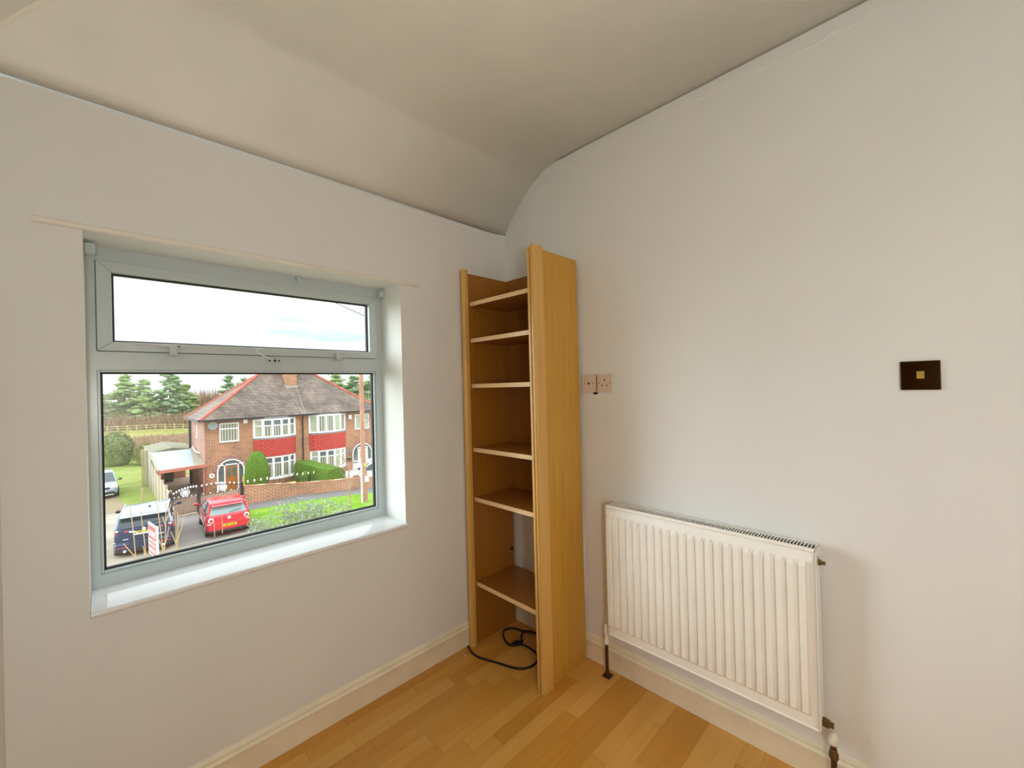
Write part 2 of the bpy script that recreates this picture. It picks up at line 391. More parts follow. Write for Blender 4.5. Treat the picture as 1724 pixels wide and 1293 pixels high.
# ------------------------------------------------------------------ room shell
XL, YB, ZC, ZW = -1.93, -2.75, 2.56, 2.262
WX0, WX1, WZ0, WZ1 = -1.765, -0.7076, 0.715, 1.883
def shell():
    f = MB().box(XL-.1, .1, YB-.1, .1, -.08, 0); struct(f.build('floor', 'laminate_floor'))
    w = MB()
    w.box(XL-.1, WX0, 0, .3, -.08, ZW); w.box(WX1, .1, 0, .3, -.08, ZW)
    w.box(WX0, WX1, 0, .3, -.08, WZ0); w.box(WX0, WX1, 0, .3, WZ1, ZW); w.box(XL-.1, .1, .04, .3, ZW, 2.75)
    struct(w.build('wall_front', 'wall_paint'))
    struct(MB().box(0, .12, YB-.1, 0, -.08, 2.75).build('wall_right', 'wall_paint'))
    w = MB(); dy0, dy1 = -2.05, -1.22     # doorway beside the photographer, unseen dark door added for the brass plate to reflect
    w.box(XL-.12, XL, dy1, 0, -.08, 2.75); w.box(XL-.12, XL, YB-.1, dy0, -.08, 2.75); w.box(XL-.12, XL, dy0, dy1, 2.02, 2.75)
    struct(w.build('wall_left', 'wall_paint'))
    struct(MB().box(XL-.12, .12, YB-.1, YB, -.08, 2.75).build('wall_back', 'wall_paint'))
    d = thing('unseen_door', (XL-.06, dy0, 0), kind='structure')
    MB().box(XL-.09, XL-.05, dy0+.04, dy1-.04, .005, 1.985).build('door_leaf', 'door_wood', d, .004)
    fr = MB(); fr.box(XL-.12, XL+.012, dy0-.05, dy0+.035, 0, 2.06); fr.box(XL-.12, XL+.012, dy1-.035, dy1+.05, 0, 2.06); fr.box(XL-.12, XL+.012, dy0+.035, dy1-.035, 1.99, 2.06)
    fr.build('door_frame', 'trim_paint', d, .003)
    hd = MB().cyl((XL-.05, dy1-.12, 1.0), (XL-.005, dy1-.12, 1.0), .01, 10); hd.cyl((XL-.005, dy1-.12, 1.0), (XL-.005, dy1-.23, 1.0), .009, 10)
    hd.build('door_handle', 'old_brass', d, smooth=40)
    # ceiling: flat, with sloping coves along the window wall and the left wall, mitred in the corner
    prof = [(0.0, 2.269), (.03, 2.312), (.06, 2.350), (.10, 2.393), (.15, 2.440), (.20, 2.480), (.25, 2.513), (.30, 2.535), (.36, 2.549), (.44, 2.557), (.55, 2.56)]
    c = MB(); rows = []
    for d_, z in prof:
        rows.append([(0.0, -d_, z), (XL-.053+d_*1.18, -d_, z), (XL-.053+d_*1.18, YB, z)])
    vs = [p for r_ in rows for p in r_]; n = len(prof); fs = []
    for i in range(n-1):
        fs += [(i*3, i*3+1, i*3+4, i*3+3), (i*3+1, i*3+2, i*3+5, i*3+4)]
    vs.append((0.0, YB, 2.56)); fs.append(((n-1)*3, (n-1)*3+1, (n-1)*3+2, len(vs)-1))
    c.add(vs, fs)
    o = c.build('ceiling', 'ceiling_paint', smooth=30); struct(o)
    sd = o.modifiers.new('thick', 'SOLIDIFY'); sd.thickness = .05; sd.offset = -1
    # make certain the room-side surface stays on the listed profile: thickness grows upwards
    import bmesh
    bm = bmesh.new(); bm.from_mesh(o.data)
    for f_ in bm.faces:
        if f_.normal.z > 0: f_.normal_flip()
    bm.to_mesh(o.data); bm.free()
    # lath under the cove with a thin shadow gap above it
    t = MB(); t.box(-.62, -.0, -.003, 0, 2.235, 2.2615); struct(t.build('trim_1', 'wall_paint', bevel=.001))
    # painted plaster bead above the window
    t = MB(); pr = [(0, 1.8745), (-.005, 1.874), (-.010, 1.877), (-.012, 1.883), (-.010, 1.889), (-.005, 1.893), (0, 1.894)]
    t.prism(pr, 0, -1.865, -.605); struct(t.build('trim_2', 'trim_paint', smooth=50))
    # uneven plaster strip along the top of the right wall
    t = MB(); rnd = random.Random(3); rings = []
    for i in range(50):
        y = -.30-i*.049; e = rnd.uniform(-.008, .008)
        rings.append([(0, y, 2.505+e), (-.004, y, 2.507+e), (-.005, y, 2.53), (-.006, y, 2.5535), (0, y, 2.5535)])
    t.loft(rings); struct(t.build('trim_3', 'wall_paint', smooth=30))
    # raised plaster fillet along the mitre of the two coves
    t = MB(); P = [(XL-.053+d_*1.18-.030, -d_+.0, z+.004) for d_, z in prof[1:9]]
    Q = [(XL-.053+d_*1.18, -d_, z-.002) for d_, z in prof[1:9]]; T = [(XL-.053+d_*1.18-.014, -d_-.012, z-.013) for d_, z in prof[1:9]]
    t.loft([[a, b, c_] for a, b, c_ in zip(P, T, Q)]); struct(t.build('trim_4', 'bright_plaster'))
    # skirtings
    def skirt(name, ax):
        h = [(0, 0), (.012, 0), (.012, .088), (.014, .092), (.012, .097), (.008, .103), (.010, .108), (.009, .114), (.005, .119), (.003, .125), (0, .126)]
        t = MB()
        if ax == 'y': t.prism([(-d_, z) for d_, z in h], 0, XL, 0)
        elif ax == 'x': t.prism([(-d_, z) for d_, z in h], 1, YB, 0)
        struct(t.build(name, 'skirting_paint', smooth=35))
    skirt('baseboard_front', 'y'); skirt('baseboard_right', 'x')
shell()

def window():
    w = thing('window_1', (-1.235, .23, .733), kind='structure')
    FX0, FX1, FZ0, FZ1, Y0, Y1 = -1.765, -.7035, .733, 1.883, .2, .262
    GL, GR = -1.741, -.741           # lower glass
    f = MB()
    f.box(FX0, GL, Y0, Y1, FZ0, FZ1); f.box(GR, FX1, Y0, Y1, FZ0, FZ1)
    f.box(GL, GR, Y0, Y1, FZ0, .775); f.box(GL, GR, Y0, Y1, 1.838, FZ1)
    f.box(GL, GR, Y0, Y1, 1.466, 1.528)
    f.box(GL-.004, -1.716, .2465, Y1, 1.526, 1.842); f.box(-.760, GR+.004, .2465, Y1, 1.526, 1.842); f.box(-1.716, -.760, .2465, Y1, 1.816, 1.842); f.box(-1.716, -.760, .2465, Y1, 1.526, 1.548)
    f.build('window_frame', 'upvc', w)
    # glazing bead of the lower light
    def ring(name, x0, x1, z0, z1, wd, y0, y1, mat, par, bev=.002):
        m = MB(); m.box(x0, x0+wd, y0, y1, z0, z1); m.box(x1-wd, x1, y0, y1, z0, z1)
        m.box(x0+wd, x1-wd, y0, y1, z0, z0+wd); m.box(x0+wd, x1-wd, y0, y1, z1-wd, z1)
        return m.build(name, mat, par, bev)
    ring('glazing_bead', GL, GR, .775, 1.466, .008, .206, .222, 'upvc', w)
    ring('gasket', GL+.004, GR-.004, .779, 1.462, .010, .221, .236, 'gasket', w, 0)
    MB().box(GL+.006, GR-.006, .228, .232, .781, 1.460).build('glass_pane', 'window_glass', w)
    # top-hung sash, with mitred corners
    s_ = MB(); x0, x1, z0, z1 = -1.739, -.737, 1.530, 1.836; ix0, ix1, iz0, iz1 = -1.701, -.775, 1.562, 1.800; ya, yb = .188, .245
    for (a, b, c_, d_) in (((x0,z0),(x1,z0),(ix1,iz0),(ix0,iz0)), ((x1,z0),(x1,z1),(ix1,iz1),(ix1,iz0)), ((x1,z1),(x0,z1),(ix0,iz1),(ix1,iz1)), ((x0,z1),(x0,z0),(ix0,iz0),(ix0,iz1))):
        s_.prism([a, b, c_, d_], 1, ya, yb)
    sash = s_.build('sash', 'upvc', w, .0025)
    ring('gasket', ix0, ix1, iz0, iz1, .006, .212, .226, 'gasket', sash, 0)
    MB().box(ix0+.002, ix1-.002, .218, .222, iz0+.002, iz1-.002).build('glass_pane', 'window_glass', sash)
    for x in (-1.542, -.939):
        h = MB(); h.box(x-.035, x+.035, .176, .188, 1.543, 1.560); h.box(x-.012, x+.012, .160, .178, 1.520, 1.556); h.box(x-.10 if x < -1 else x+.0, x+.0 if x < -1 else x+.10, .162, .172, 1.548, 1.557)
        hh = h.build('catch_handle', 'handle_grey', sash, .003)
        MB().cyl((x+.018, .1755, 1.552), (x+.018, .177, 1.552), .003, 10).build('screw', 'screw', hh)
        MB().box(x-.022, x+.03, .193, .2, 1.508, 1.516).build('catch_plate', 'handle_grey', w, .001)
    # safety cable between sash and transom
    pts = []
    P0, P1, P2, P3 = Vector((-1.248, .186, 1.556)), Vector((-1.31, .165, 1.556)), Vector((-1.262, .168, 1.532)), Vector((-1.213, .19, 1.512))
    for i in range(13):
        t = i/12; pts.append(P0*(1-t)**3+P1*3*t*(1-t)**2+P2*3*t*t*(1-t)+P3*t**3)
    MB().tube(pts, .0022, 8).build('safety_cable', 'sill_board', w, smooth=60)
    b = MB(); b.box(-1.232, -1.178, .190, .2, 1.500, 1.516)
    bb = b.build('cable_plate', 'handle_grey', w, .005)
    for x in (-1.222, -1.203, -1.187): MB().cyl((x, .1885, 1.508), (x, .1905, 1.508), .004 if x != -1.203 else .0055, 10).build('screw', 'screw', bb)
    b = MB(); b.box(-1.225, -1.195, .180, .188, 1.541, 1.551); b.build('cable_lug', 'handle_grey', sash, .003)
    # sill board
    s_ = MB(); pr = [(.2, .714), (.2, .733), (-.004, .733), (-.009, .730), (-.011, .724), (-.009, .717), (-.004, .714)]
    s_.prism(pr, 0, WX0+.001, WX1-.001); s_.box(WX1-.001, WX1+.011, -.011, -.0005, .714, .7325); s_.build('window_sill', 'sill_board', w, smooth=50)
    # reveal lining over the cavity outside the frame
    o = MB(); o.box(FX0-.01, FX1+.01, .262, .33, .69, .714); o.build('outer_sill', 'upvc', w)
window()
def blind_bits():
    t = tag(MB().box(-1.764, -1.738, .13, .165, 1.842, 1.874).build('blind_bracket', 'upvc', bevel=.003), 'small white blind bracket high on the left side of the window recess', 'bracket', 'blind brackets')
    t = tag(MB().box(-.731, -.708, .15, .185, 1.838, 1.866).build('blind_bracket', 'upvc', bevel=.003), 'small white blind bracket high on the right side of the window recess', 'bracket', 'blind brackets')
    m = MB(); m.box(-1.112, -1.094, .180, .199, 1.869, 1.8825); m.box(-1.108, -1.098, .178, .186, 1.850, 1.872)
    tag(m.build('blind_clip', 'upvc', bevel=.002), 'tiny clear clip in the middle of the window soffit', 'clip')
blind_bits()

# ------------------------------------------------------------------ bookcase
def bookcase():
    b = thing('bookcase', (-.18, -.27, 0), 'tall narrow beech-effect open bookcase standing in the corner', 'bookcase')
    for (y0, y1, z1, hs) in ((-.034, -.0145, 1.985, -1), (-.530, -.510, 1.998, 1)):
        m = MB(); m.box(-.335, -.022, y0, y1, 0, z1)
        m.cur = 1; yy = y0 if hs < 0 else y1     # rows of peg holes on the inner face
        for xx in (-.285, -.06):
            z = .40
            while z < 1.85:
                m.cyl((xx, yy-.0004*(1 if hs < 0 else -1)-.0, z), (xx, yy+.0006*(1 if hs < 0 else -1), z), .0026, 8)
                z += .032
        m.build('side_panel', ['beech_shaded' if hs < 0 else 'beech_upright', 'socket_hole'], b)
    # rounded front posts
    def post(y0, y1, z1, x0, x1):
        r = .016; pts = [(x1, y0), (x1, y1)]
        for k in range(7):
            a = R(90+15*k); pts.append((x0+r+r*math.cos(a), y1-r+r*math.sin(a)))
        for k in range(7):
            a = R(180+15*k); pts.append((x0+r+r*math.cos(a), y0+r+r*math.sin(a)))
        m = MB(); m.prism(pts, 2, 0.001, z1); return m.build('front_post', 'beech_edge', b, smooth=30)
    post(-.045, -.0135, 2.0, -.362, -.330); post(-.545, -.5215, 2.006, -.364, -.296)
    MB().box(-.360, -.3355, -.5185, -.504, .001, 1.999).build('edge_strip', 'beech_edge', b, .003)
    for z in (1.830, 1.634, 1.391, 1.049, .783, .330):
        m = MB(); m.box(-.311, -.0285, -.5095, -.0345, z-.0215, z)
        m.cur = 1; m.box(-.3125, -.311, -.5095, -.0345, z-.0215, z)
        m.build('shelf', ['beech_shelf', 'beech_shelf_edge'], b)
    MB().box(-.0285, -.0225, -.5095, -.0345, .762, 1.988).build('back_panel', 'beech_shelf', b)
    m = MB().cyl((-.045, -.0345, .43), (-.045, -.042, .43), .008, 10); m.build('fixing_cap', 'socket_hole', b)
bookcase()

# ------------------------------------------------------------------ radiator
def radiator():
    y0, y1, z0, z1 = -1.500, -.710, .222, .820
    r = thing('radiator', (-.06, -1.1, 0), 'white ribbed panel radiator with top grille under the brass switch wall', 'radiator')
    # pressed front panel
    base, top = -.090, -.1045; pitch = .0335; first = -.727
    ys = [(y1, 0)]
    for i in range(23):
        c = first-i*pitch
        ys += [(c+.0125, 0), (c+.0085, 1), (c-.0085, 1), (c-.0125, 0)]
    ys.append((y0, 0)); ys = [q for q in ys if y0 <= q[0] <= y1]
    zs = [(z0, 0), (z0+.002, 0), (z0+.040, 0), (z0+.054, 1), (z1-.062, 1), (z1-.050, 0), (z1-.012, 0)]
    m = MB(); vs = []; nz = len(zs)
    for y, a in ys:
        for z, k in zs: vs.append((base+(top-base)*a*k, y, z))
    fs = [(i*nz+j, (i+1)*nz+j, (i+1)*nz+j+1, i*nz+j+1) for i in range(len(ys)-1) for j in range(nz-1)]
    m.add(vs, fs)
    fp = m.build('front_panel', 'radiator_enamel', r, smooth=25); sd = fp.modifiers.new('t', 'SOLIDIFY'); sd.thickness = .002; sd.offset = 0
    # top and bottom seams
    m = MB(); m.tube([(-.088, y0+.003, z1-.010), (-.088, y1-.003, z1-.010)], .0065, 10); m.build('panel_seam', 'radiator_enamel', r, smooth=50)
    m = MB(); m.tube([(-.089, y0+.003, z0+.004), (-.089, y1-.003, z0+.004)], .005, 10); m.build('panel_seam', 'radiator_enamel', r, smooth=50)
    # convector behind the panel, a solid block coloured dark for the shade inside
    m = MB(); m.box(-.085, -.037, y0+.006, y1-.006, z0+.03, z1-.012); m.build('convector', 'radiator_shade', r)
    m = MB(); m.box(-.036, -.031, y0+.004, y1-.004, z0+.01, z1-.004); m.build('back_plate', 'radiator_enamel', r)
    # grille
    m = MB(); zt = z1-.002
    m.box(-.092, -.084, y0, y1, zt-.003, zt); m.box(-.040, -.030, y0, y1, zt-.003, zt)
    n = 79
    for i in range(n+1):
        y = y0+.004+(y1-y0-.008)*i/n; m.box(-.085, -.039, y-.0015, y+.0015, zt-.003, zt)
    m.build('top_grille', 'radiator_enamel', r)
    for y, s in ((y0, -1), (y1, 1)):
        m = MB(); hole = []
        # side cover with an oval opening near the top
        xs0, xs1 = -.094, -.030; cx, cz, rx, rz = -.060, .772, .007, .017
        outer = [(xs0, z0), (xs1, z0), (xs1, z1), (xs0, z1)]
        n = 16; ring = [(cx+rx*math.cos(2*math.pi*k/n), cz+rz*math.sin(2*math.pi*k/n)) for k in range(n)]
        ob = []
        for k in range(n):
            a = 2*math.pi*k/n; dx, dz = math.cos(a), math.sin(a)
            t = min((xs1-cx)/dx if dx > 1e-6 else (xs0-cx)/dx if dx < -1e-6 else 9, (.80-cz+.019)/dz if dz > 1e-6 else (.74-cz)/dz if dz < -1e-6 else 9)
            ob.append((cx+dx*t, cz+dz*t))
        ob = [(xs1, .772), (xs1, .785), (xs1, z1), (-.052, z1), (-.060, z1), (-.068, z1), (xs0, z1), (xs0, .785), (xs0, .772), (xs0, .76), (xs0, .74), (-.068, .74), (-.06, .74), (-.052, .74), (xs1, .74), (xs1, .76)]
        ya, yb = (y-.0025*s*0, y+.0025*s)
        for yy in (ya, yb):
            m.add([(u, yy, v) for u, v in ring+ob], [(k, (k+1) % n, n+(k+1) % n, n+k) for k in range(n)])
            m.add([(xs0, yy, z0), (xs1, yy, z0), (xs1, yy, .74), (xs0, yy, .74)], [(0, 1, 2, 3)])
        m.box(xs0, xs0+.002, min(ya, yb), max(ya, yb), z0, z1); m.box(xs1-.002, xs1, min(ya, yb), max(ya, yb), z0, z1)
        m.box(xs0, xs1, min(ya, yb), max(ya, yb), z1-.002, z1); m.box(xs0, xs1, min(ya, yb), max(ya, yb), z0, z0+.002)
        m.build('side_cover', 'radiator_enamel', r)
    m = MB(); m.cyl((-.06, y0+.02, .768), (-.06, y0-.010, .768), .0095, 12); m.cyl((-.06, y0-.010, .768), (-.06, y0-.022, .768), .006, 6)
    m.build('bleed_valve', 'old_brass', r, smooth=40)
    m = MB(); m.cyl((-.06, y0+.01, .245), (-.06, y0-.020, .243), .014, 8); m.cyl((-.06, y0-.020, .243), (-.06, y0-.032, .243), .009, 6)
    m.build('blanking_plug', 'old_brass', r, smooth=30)
    for y in (-.85, -1.36):
        MB().box(-.031, -.001, y-.015, y+.015, .32, .72).build('wall_bracket', 'radiator_enamel', r)
    # left valve
    yv = -.676
    m = MB(); m.lathe((-.06, yv, .150), [(.008, 0), (.011, .002), (.011, .018), (.0085, .022), (.0085, .046), (.012, .050), (.012, .066), (.009, .072), (.009, .09), (.005, .094)], 12)
    m.cyl((-.06, yv, .192), (-.06, y1+.001, .230), .007, 10); m.lathe((-.06, yv-.018, .205), [(.010, -.006), (.012, 0), (.010, .008)], 10)
    v = m.build('radiator_valve', 'white_tape', r, smooth=40)
    m = MB(); m.cyl((-.06, yv, 0), (-.06, yv, .152), .0075, 12); m.build('supply_pipe', 'pipe_brown', r, smooth=40)
    m = MB(); m.box(-.078, -.042, yv-.020, yv+.016, .001, .007); m.cyl((-.06, yv, .005), (-.06, yv, .02), .011, 10); m.build('pipe_collar', 'pipe_brown', r)
    return r
radiator()
def loose_pipe():
    t = thing('heating_pipe', (-.06, -1.529, 0), 'brown heating pipe with white wrapped end rising from floor right of radiator', 'pipe')
    x, y = -.06, -1.529
    m = MB().cyl((x, y, 0), (x, y, .185), .0085, 14); m.build('pipe', 'pipe_brown', t, smooth=40)
    m = MB(); m.lathe((x, y, .150), [(.0085, -.012), (.013, -.010), (.0135, .006), (.0105, .010), (.0105, .016), (.0085, .018)], 14); m.build('compression_ring', 'old_brass', t, smooth=40)
    rnd = random.Random(2); m = MB(); rings = []
    for i, (r_, h) in enumerate([(.0095, .182), (.0125, .186), (.0145, .193), (.0150, .201), (.0140, .208), (.0115, .214), (.0075, .219), (.004, .223)]):
        rings.append([(x+r_*rnd.uniform(.88, 1.1)*math.cos(2*math.pi*k/14), y+r_*rnd.uniform(.88, 1.1)*math.sin(2*math.pi*k/14), h+rnd.uniform(-.001, .001)) for k in range(14)])
    m.loft(rings); m.build('tape_wrap', 'white_tape', t, smooth=60)
loose_pipe()

# ------------------------------------------------------------------ sockets, switch, cable
def plates():
    def plate(name, y0, y1, z0, z1, label, cat, grp):
        t = thing(name, (0, (y0+y1)/2, (z0+z1)/2), label, cat, grp)
        MB().box(-.0105, -.0005, y0, y1, z0, z1).build('faceplate', 'socket_plastic', t, .003)
        return t
    t = plate('aerial_socket', -.620, -.536, 1.334, 1.421, 'pinkish square aerial socket plate with one round hole, beside the bookcase', 'socket', None)
    yc = -.580
    MB().cyl((-.0110, yc, 1.378), (-.0104, yc, 1.378), .006, 12).build('aerial_hole', 'socket_hole', t)
    for y in (-.554, -.606): MB().cyl((-.0110, y, 1.378), (-.0104, y, 1.378), .0025, 10).build('screw', 'screw', t)
    t = plate('power_socket', -.712, -.627, 1.334, 1.421, 'white single power socket with three slots, right of the aerial plate', 'socket', None)
    yc = -.670
    for (dy, z, hy, hz) in ((0, 1.392, .0024, .0055), (.012, 1.366, .0042, .0024), (-.012, 1.366, .0042, .0024)):
        MB().box(-.0112, -.0104, yc+dy-hy, yc+dy+hy, z-hz, z+hz).build('pin_slot', 'socket_hole', t)
    for y in (-.640, -.700): MB().cyl((-.0110, y, 1.378), (-.0104, y, 1.378), .0025, 10).build('screw', 'screw', t)
    # broken plaster and old wiring hole under the plates
    rnd = random.Random(5); m = MB(); m.ball((-.003, -.612, 1.3285), .0035, .014, .006, 10, 6, .3, rnd); m.ball((-.003, -.6235, 1.375), .003, .002, .042, 8, 6, .1, rnd)
    tag(m.build('plaster_gap', 'dark_debris'), 'dark chipped gap in the plaster under and between the two socket plates', 'hole')
    # brass switch
    t = thing('light_switch', (0, -1.755, 1.376), 'dark polished brass plate with small square brass rocker on the right wall', 'light switch')
    MB().box(-.009, -.0005, -1.7985, -1.7115, 1.332, 1.4185).build('brass_plate', 'plate_brass', t, .0025)
    MB().box(-.014, -.009, -1.7645, -1.7475, 1.3655, 1.388).build('rocker', 'knob_brass', t, .0008)
plates()
def catmull(P, k=6):
    P = [Vector(p) for p in P]; out = []
    for i in range(len(P)-1):
        a, b, c, d = P[max(i-1, 0)], P[i], P[i+1], P[min(i+2, len(P)-1)]
        for j in range(k):
            t = j/k; out.append(.5*((2*b)+(c-a)*t+(2*a-5*b+4*c-d)*t*t+(3*b-a-3*c+d)*t**3))
    return out+[P[-1]]
def cable():
    P = [(-.372, -.022), (-.377, -.040), (-.391, -.08), (-.39, -.133), (-.375, -.18), (-.353, -.238), (-.333, -.3), (-.308, -.345), (-.271, -.37), (-.228, -.372), (-.194, -.356), (-.17, -.325), (-.162, -.294),
         (-.161, -.253), (-.165, -.223), (-.187, -.203), (-.211, -.185), (-.21, -.148), (-.19, -.106), (-.162, -.072), (-.134, -.059), (-.104, -.072), (-.087, -.1), (-.075, -.142), (-.049, -.175), (-.035, -.24), (-.04, -.30)]
    t = thing('power_cable', (-.25, -.2, 0), 'black power cable looping over the floor at the foot of the bookcase', 'cable')
    pts = catmull([(x, y, .0042) for x, y in P]); MB().tube(pts, .0054, 8).build('cable', 'cable_black', t, smooth=60)
    Q = [(-.045, -.222), (-.064, -.178), (-.094, -.160), (-.134, -.185), (-.150, -.21), (-.17, -.212)]
    pts = catmull([(x, y, .011) for x, y in Q]); MB().tube(pts, .0054, 8).build('cable', 'cable_black', t, smooth=60)
    rnd = random.Random(1); m = MB(); m.ball((-.190, -.196, .011), .026, .017, .0105, 12, 8, .08, rnd); m.ball((-.170, -.208, .010), .018, .013, .009, 10, 6, .08, rnd)
    m.build('plug', 'cable_black', t, smooth=50)
    m = MB(); m.ball((-.428, -.07, .003), .005, .0035, .003, 6, 4, .3, rnd)
    tag(m.build('paint_crumb', 'crumb_white'), 'tiny white crumb on the floor by the left foot of the bookcase', 'crumb')
cable()

def fill_lamp():  # fill light added to brighten the room, dressed as a wall fitting
    x, y, z = -1.85, -2.25, 1.30
    t = thing('fill_light', (XL, y, z-.12), 'small white fill light added out of view on the left wall behind the photographer', 'fill lamp')
    m = MB(); m.box(XL, XL+.015, y-.05, y+.05, z-.20, z-.06); m.build('wall_plate', 'sill_board', t, .004)
    m = MB(); m.tube([(XL+.015, y, z-.13), (XL+.04, y, z-.14), (x, y, z-.13), (x, y, z-.09)], .007, 8); m.build('arm', 'sill_board', t, smooth=50)
    l = bpy.data.lights.new('fill_bulb', 'POINT'); l.energy = FILL_W; l.color = (1.0, .965, .91); l.shadow_soft_size = .065
    o = bpy.data.objects.new('fill_bulb', l); COL.objects.link(o); o.parent = t; o.location = (x-XL, 0, .12)
FILL_W = 19.5
fill_lamp()



# ================================================================== outdoors
def g(x, y): return -5.125-.055*max(0, min(x, 17)-7)-.087*min(6, max(0, y-27))
def smoothstep(a, b, t): t = max(0, min(1, (t-a)/(b-a))); return t*t*(3-2*t)

def ground_patch(name, mat, xs, ys, dz=0, fn=None, kind='structure'):
    m = MB(); nx, ny = len(xs), len(ys)
    vs = [(x, y, (fn or g)(x, y)+dz) for y in ys for x in xs]
    fs = [(j*nx+i, j*nx+i+1, (j+1)*nx+i+1, (j+1)*nx+i) for j in range(ny-1) for i in range(nx-1)]
    m.add(vs, fs); o = m.build(name, mat); o['kind'] = kind; return o
def poly_patch(name, mat, pts, dz, kind='structure', thick=0):
    """area given by a ground outline, cut along the bends of the ground and draped on it"""
    import bmesh
    bm = bmesh.new(); bm.faces.new([bm.verts.new((x, y, 0)) for x, y in pts]); bmesh.ops.triangulate(bm, faces=bm.faces[:])
    for co, no in (((7, 0, 0), (1, 0, 0)), ((0, 27, 0), (0, 1, 0)), ((0, 33, 0), (0, 1, 0))):
        bmesh.ops.bisect_plane(bm, geom=bm.verts[:]+bm.edges[:]+bm.faces[:], plane_co=co, plane_no=no)
    if thick:
        r = bmesh.ops.extrude_face_region(bm, geom=bm.faces[:])
        for v in r['geom']:
            if isinstance(v, bmesh.types.BMVert): v.co.z = -thick
    for v in bm.verts: v.co.z += g(v.co.x, v.co.y)+dz
    bmesh.ops.recalc_face_normals(bm, faces=bm.faces)
    me = bpy.data.meshes.new(name); bm.to_mesh(me); bm.free(); me.materials.append(MAT[mat])
    o = bpy.data.objects.new(name, me); COL.objects.link(o); o['kind'] = kind; return o

def grounds():
    xs = [-60, -30, -15, -8, -4, -2, 0, 1, 3, 5, 7, 9, 12, 16, 22, 32, 60, 140]
    ys = [1, 6, 12, 18, 22, 25, 27, 29, 31, 33, 36, 42, 50, 62, 80, 100, 130, 200, 420]
    ground_patch('field', 'field_grass', xs, ys, -.06)
    poly_patch('street', 'concrete_road', [(-12, 6), (30, 6), (30, 20.2), (12, 20.9), (3.6, 22.3), (4.2, 26.4), (-.3, 27), (-.4, 33), (-.75, 36.5), (-3.5, 44), (-6, 44), (-12, 30)], .0)
    poly_patch('dirt_track', 'bare_earth', [(-.55, 33), (-.75, 36.5), (-.9, 44), (-6, 60), (-9, 44), (-6, 33)], .012)
    poly_patch('driveway_apron', 'asphalt', [(.55, 20.9), (3.4, 20.9), (4.2, 26.2), (.85, 26.7), (.2, 24)], .012)
    poly_patch('grass_verge', 'grass', [(3.45, 19.6), (16, 17.6), (16, 22.9), (11.0, 23.9), (4.05, 24.8), (3.6, 22.4)], .03, thick=.1)
    poly_patch('pavement', 'tarmac_path', [(4.05, 24.85), (11.0, 23.95), (16, 23.0), (20, 22.2), (20, 23.6), (11.8, 25.5), (7.0, 26.2), (4.2, 26.35)], .022, thick=.1)
    poly_patch('track_grass', 'rough_grass', [(-.55, 32.3), (.9, 31), (.95, 42), (1.2, 60), (-3.5, 60), (-1.0, 44), (-.8, 36.5)], .03)
    poly_patch('driveway', 'brick_drive', [(1.0, 26.6), (4.1, 26.3), (4.2, 30), (4.0, 33.6), (3.7, 33.6), (3.7, 44), (1.0, 44)], .02)
    poly_patch('front_garden', 'brick_drive', [(4.1, 26.4), (12, 25.6), (18, 24.3), (18, 33.7), (4.1, 33.7)], .015)
grounds()

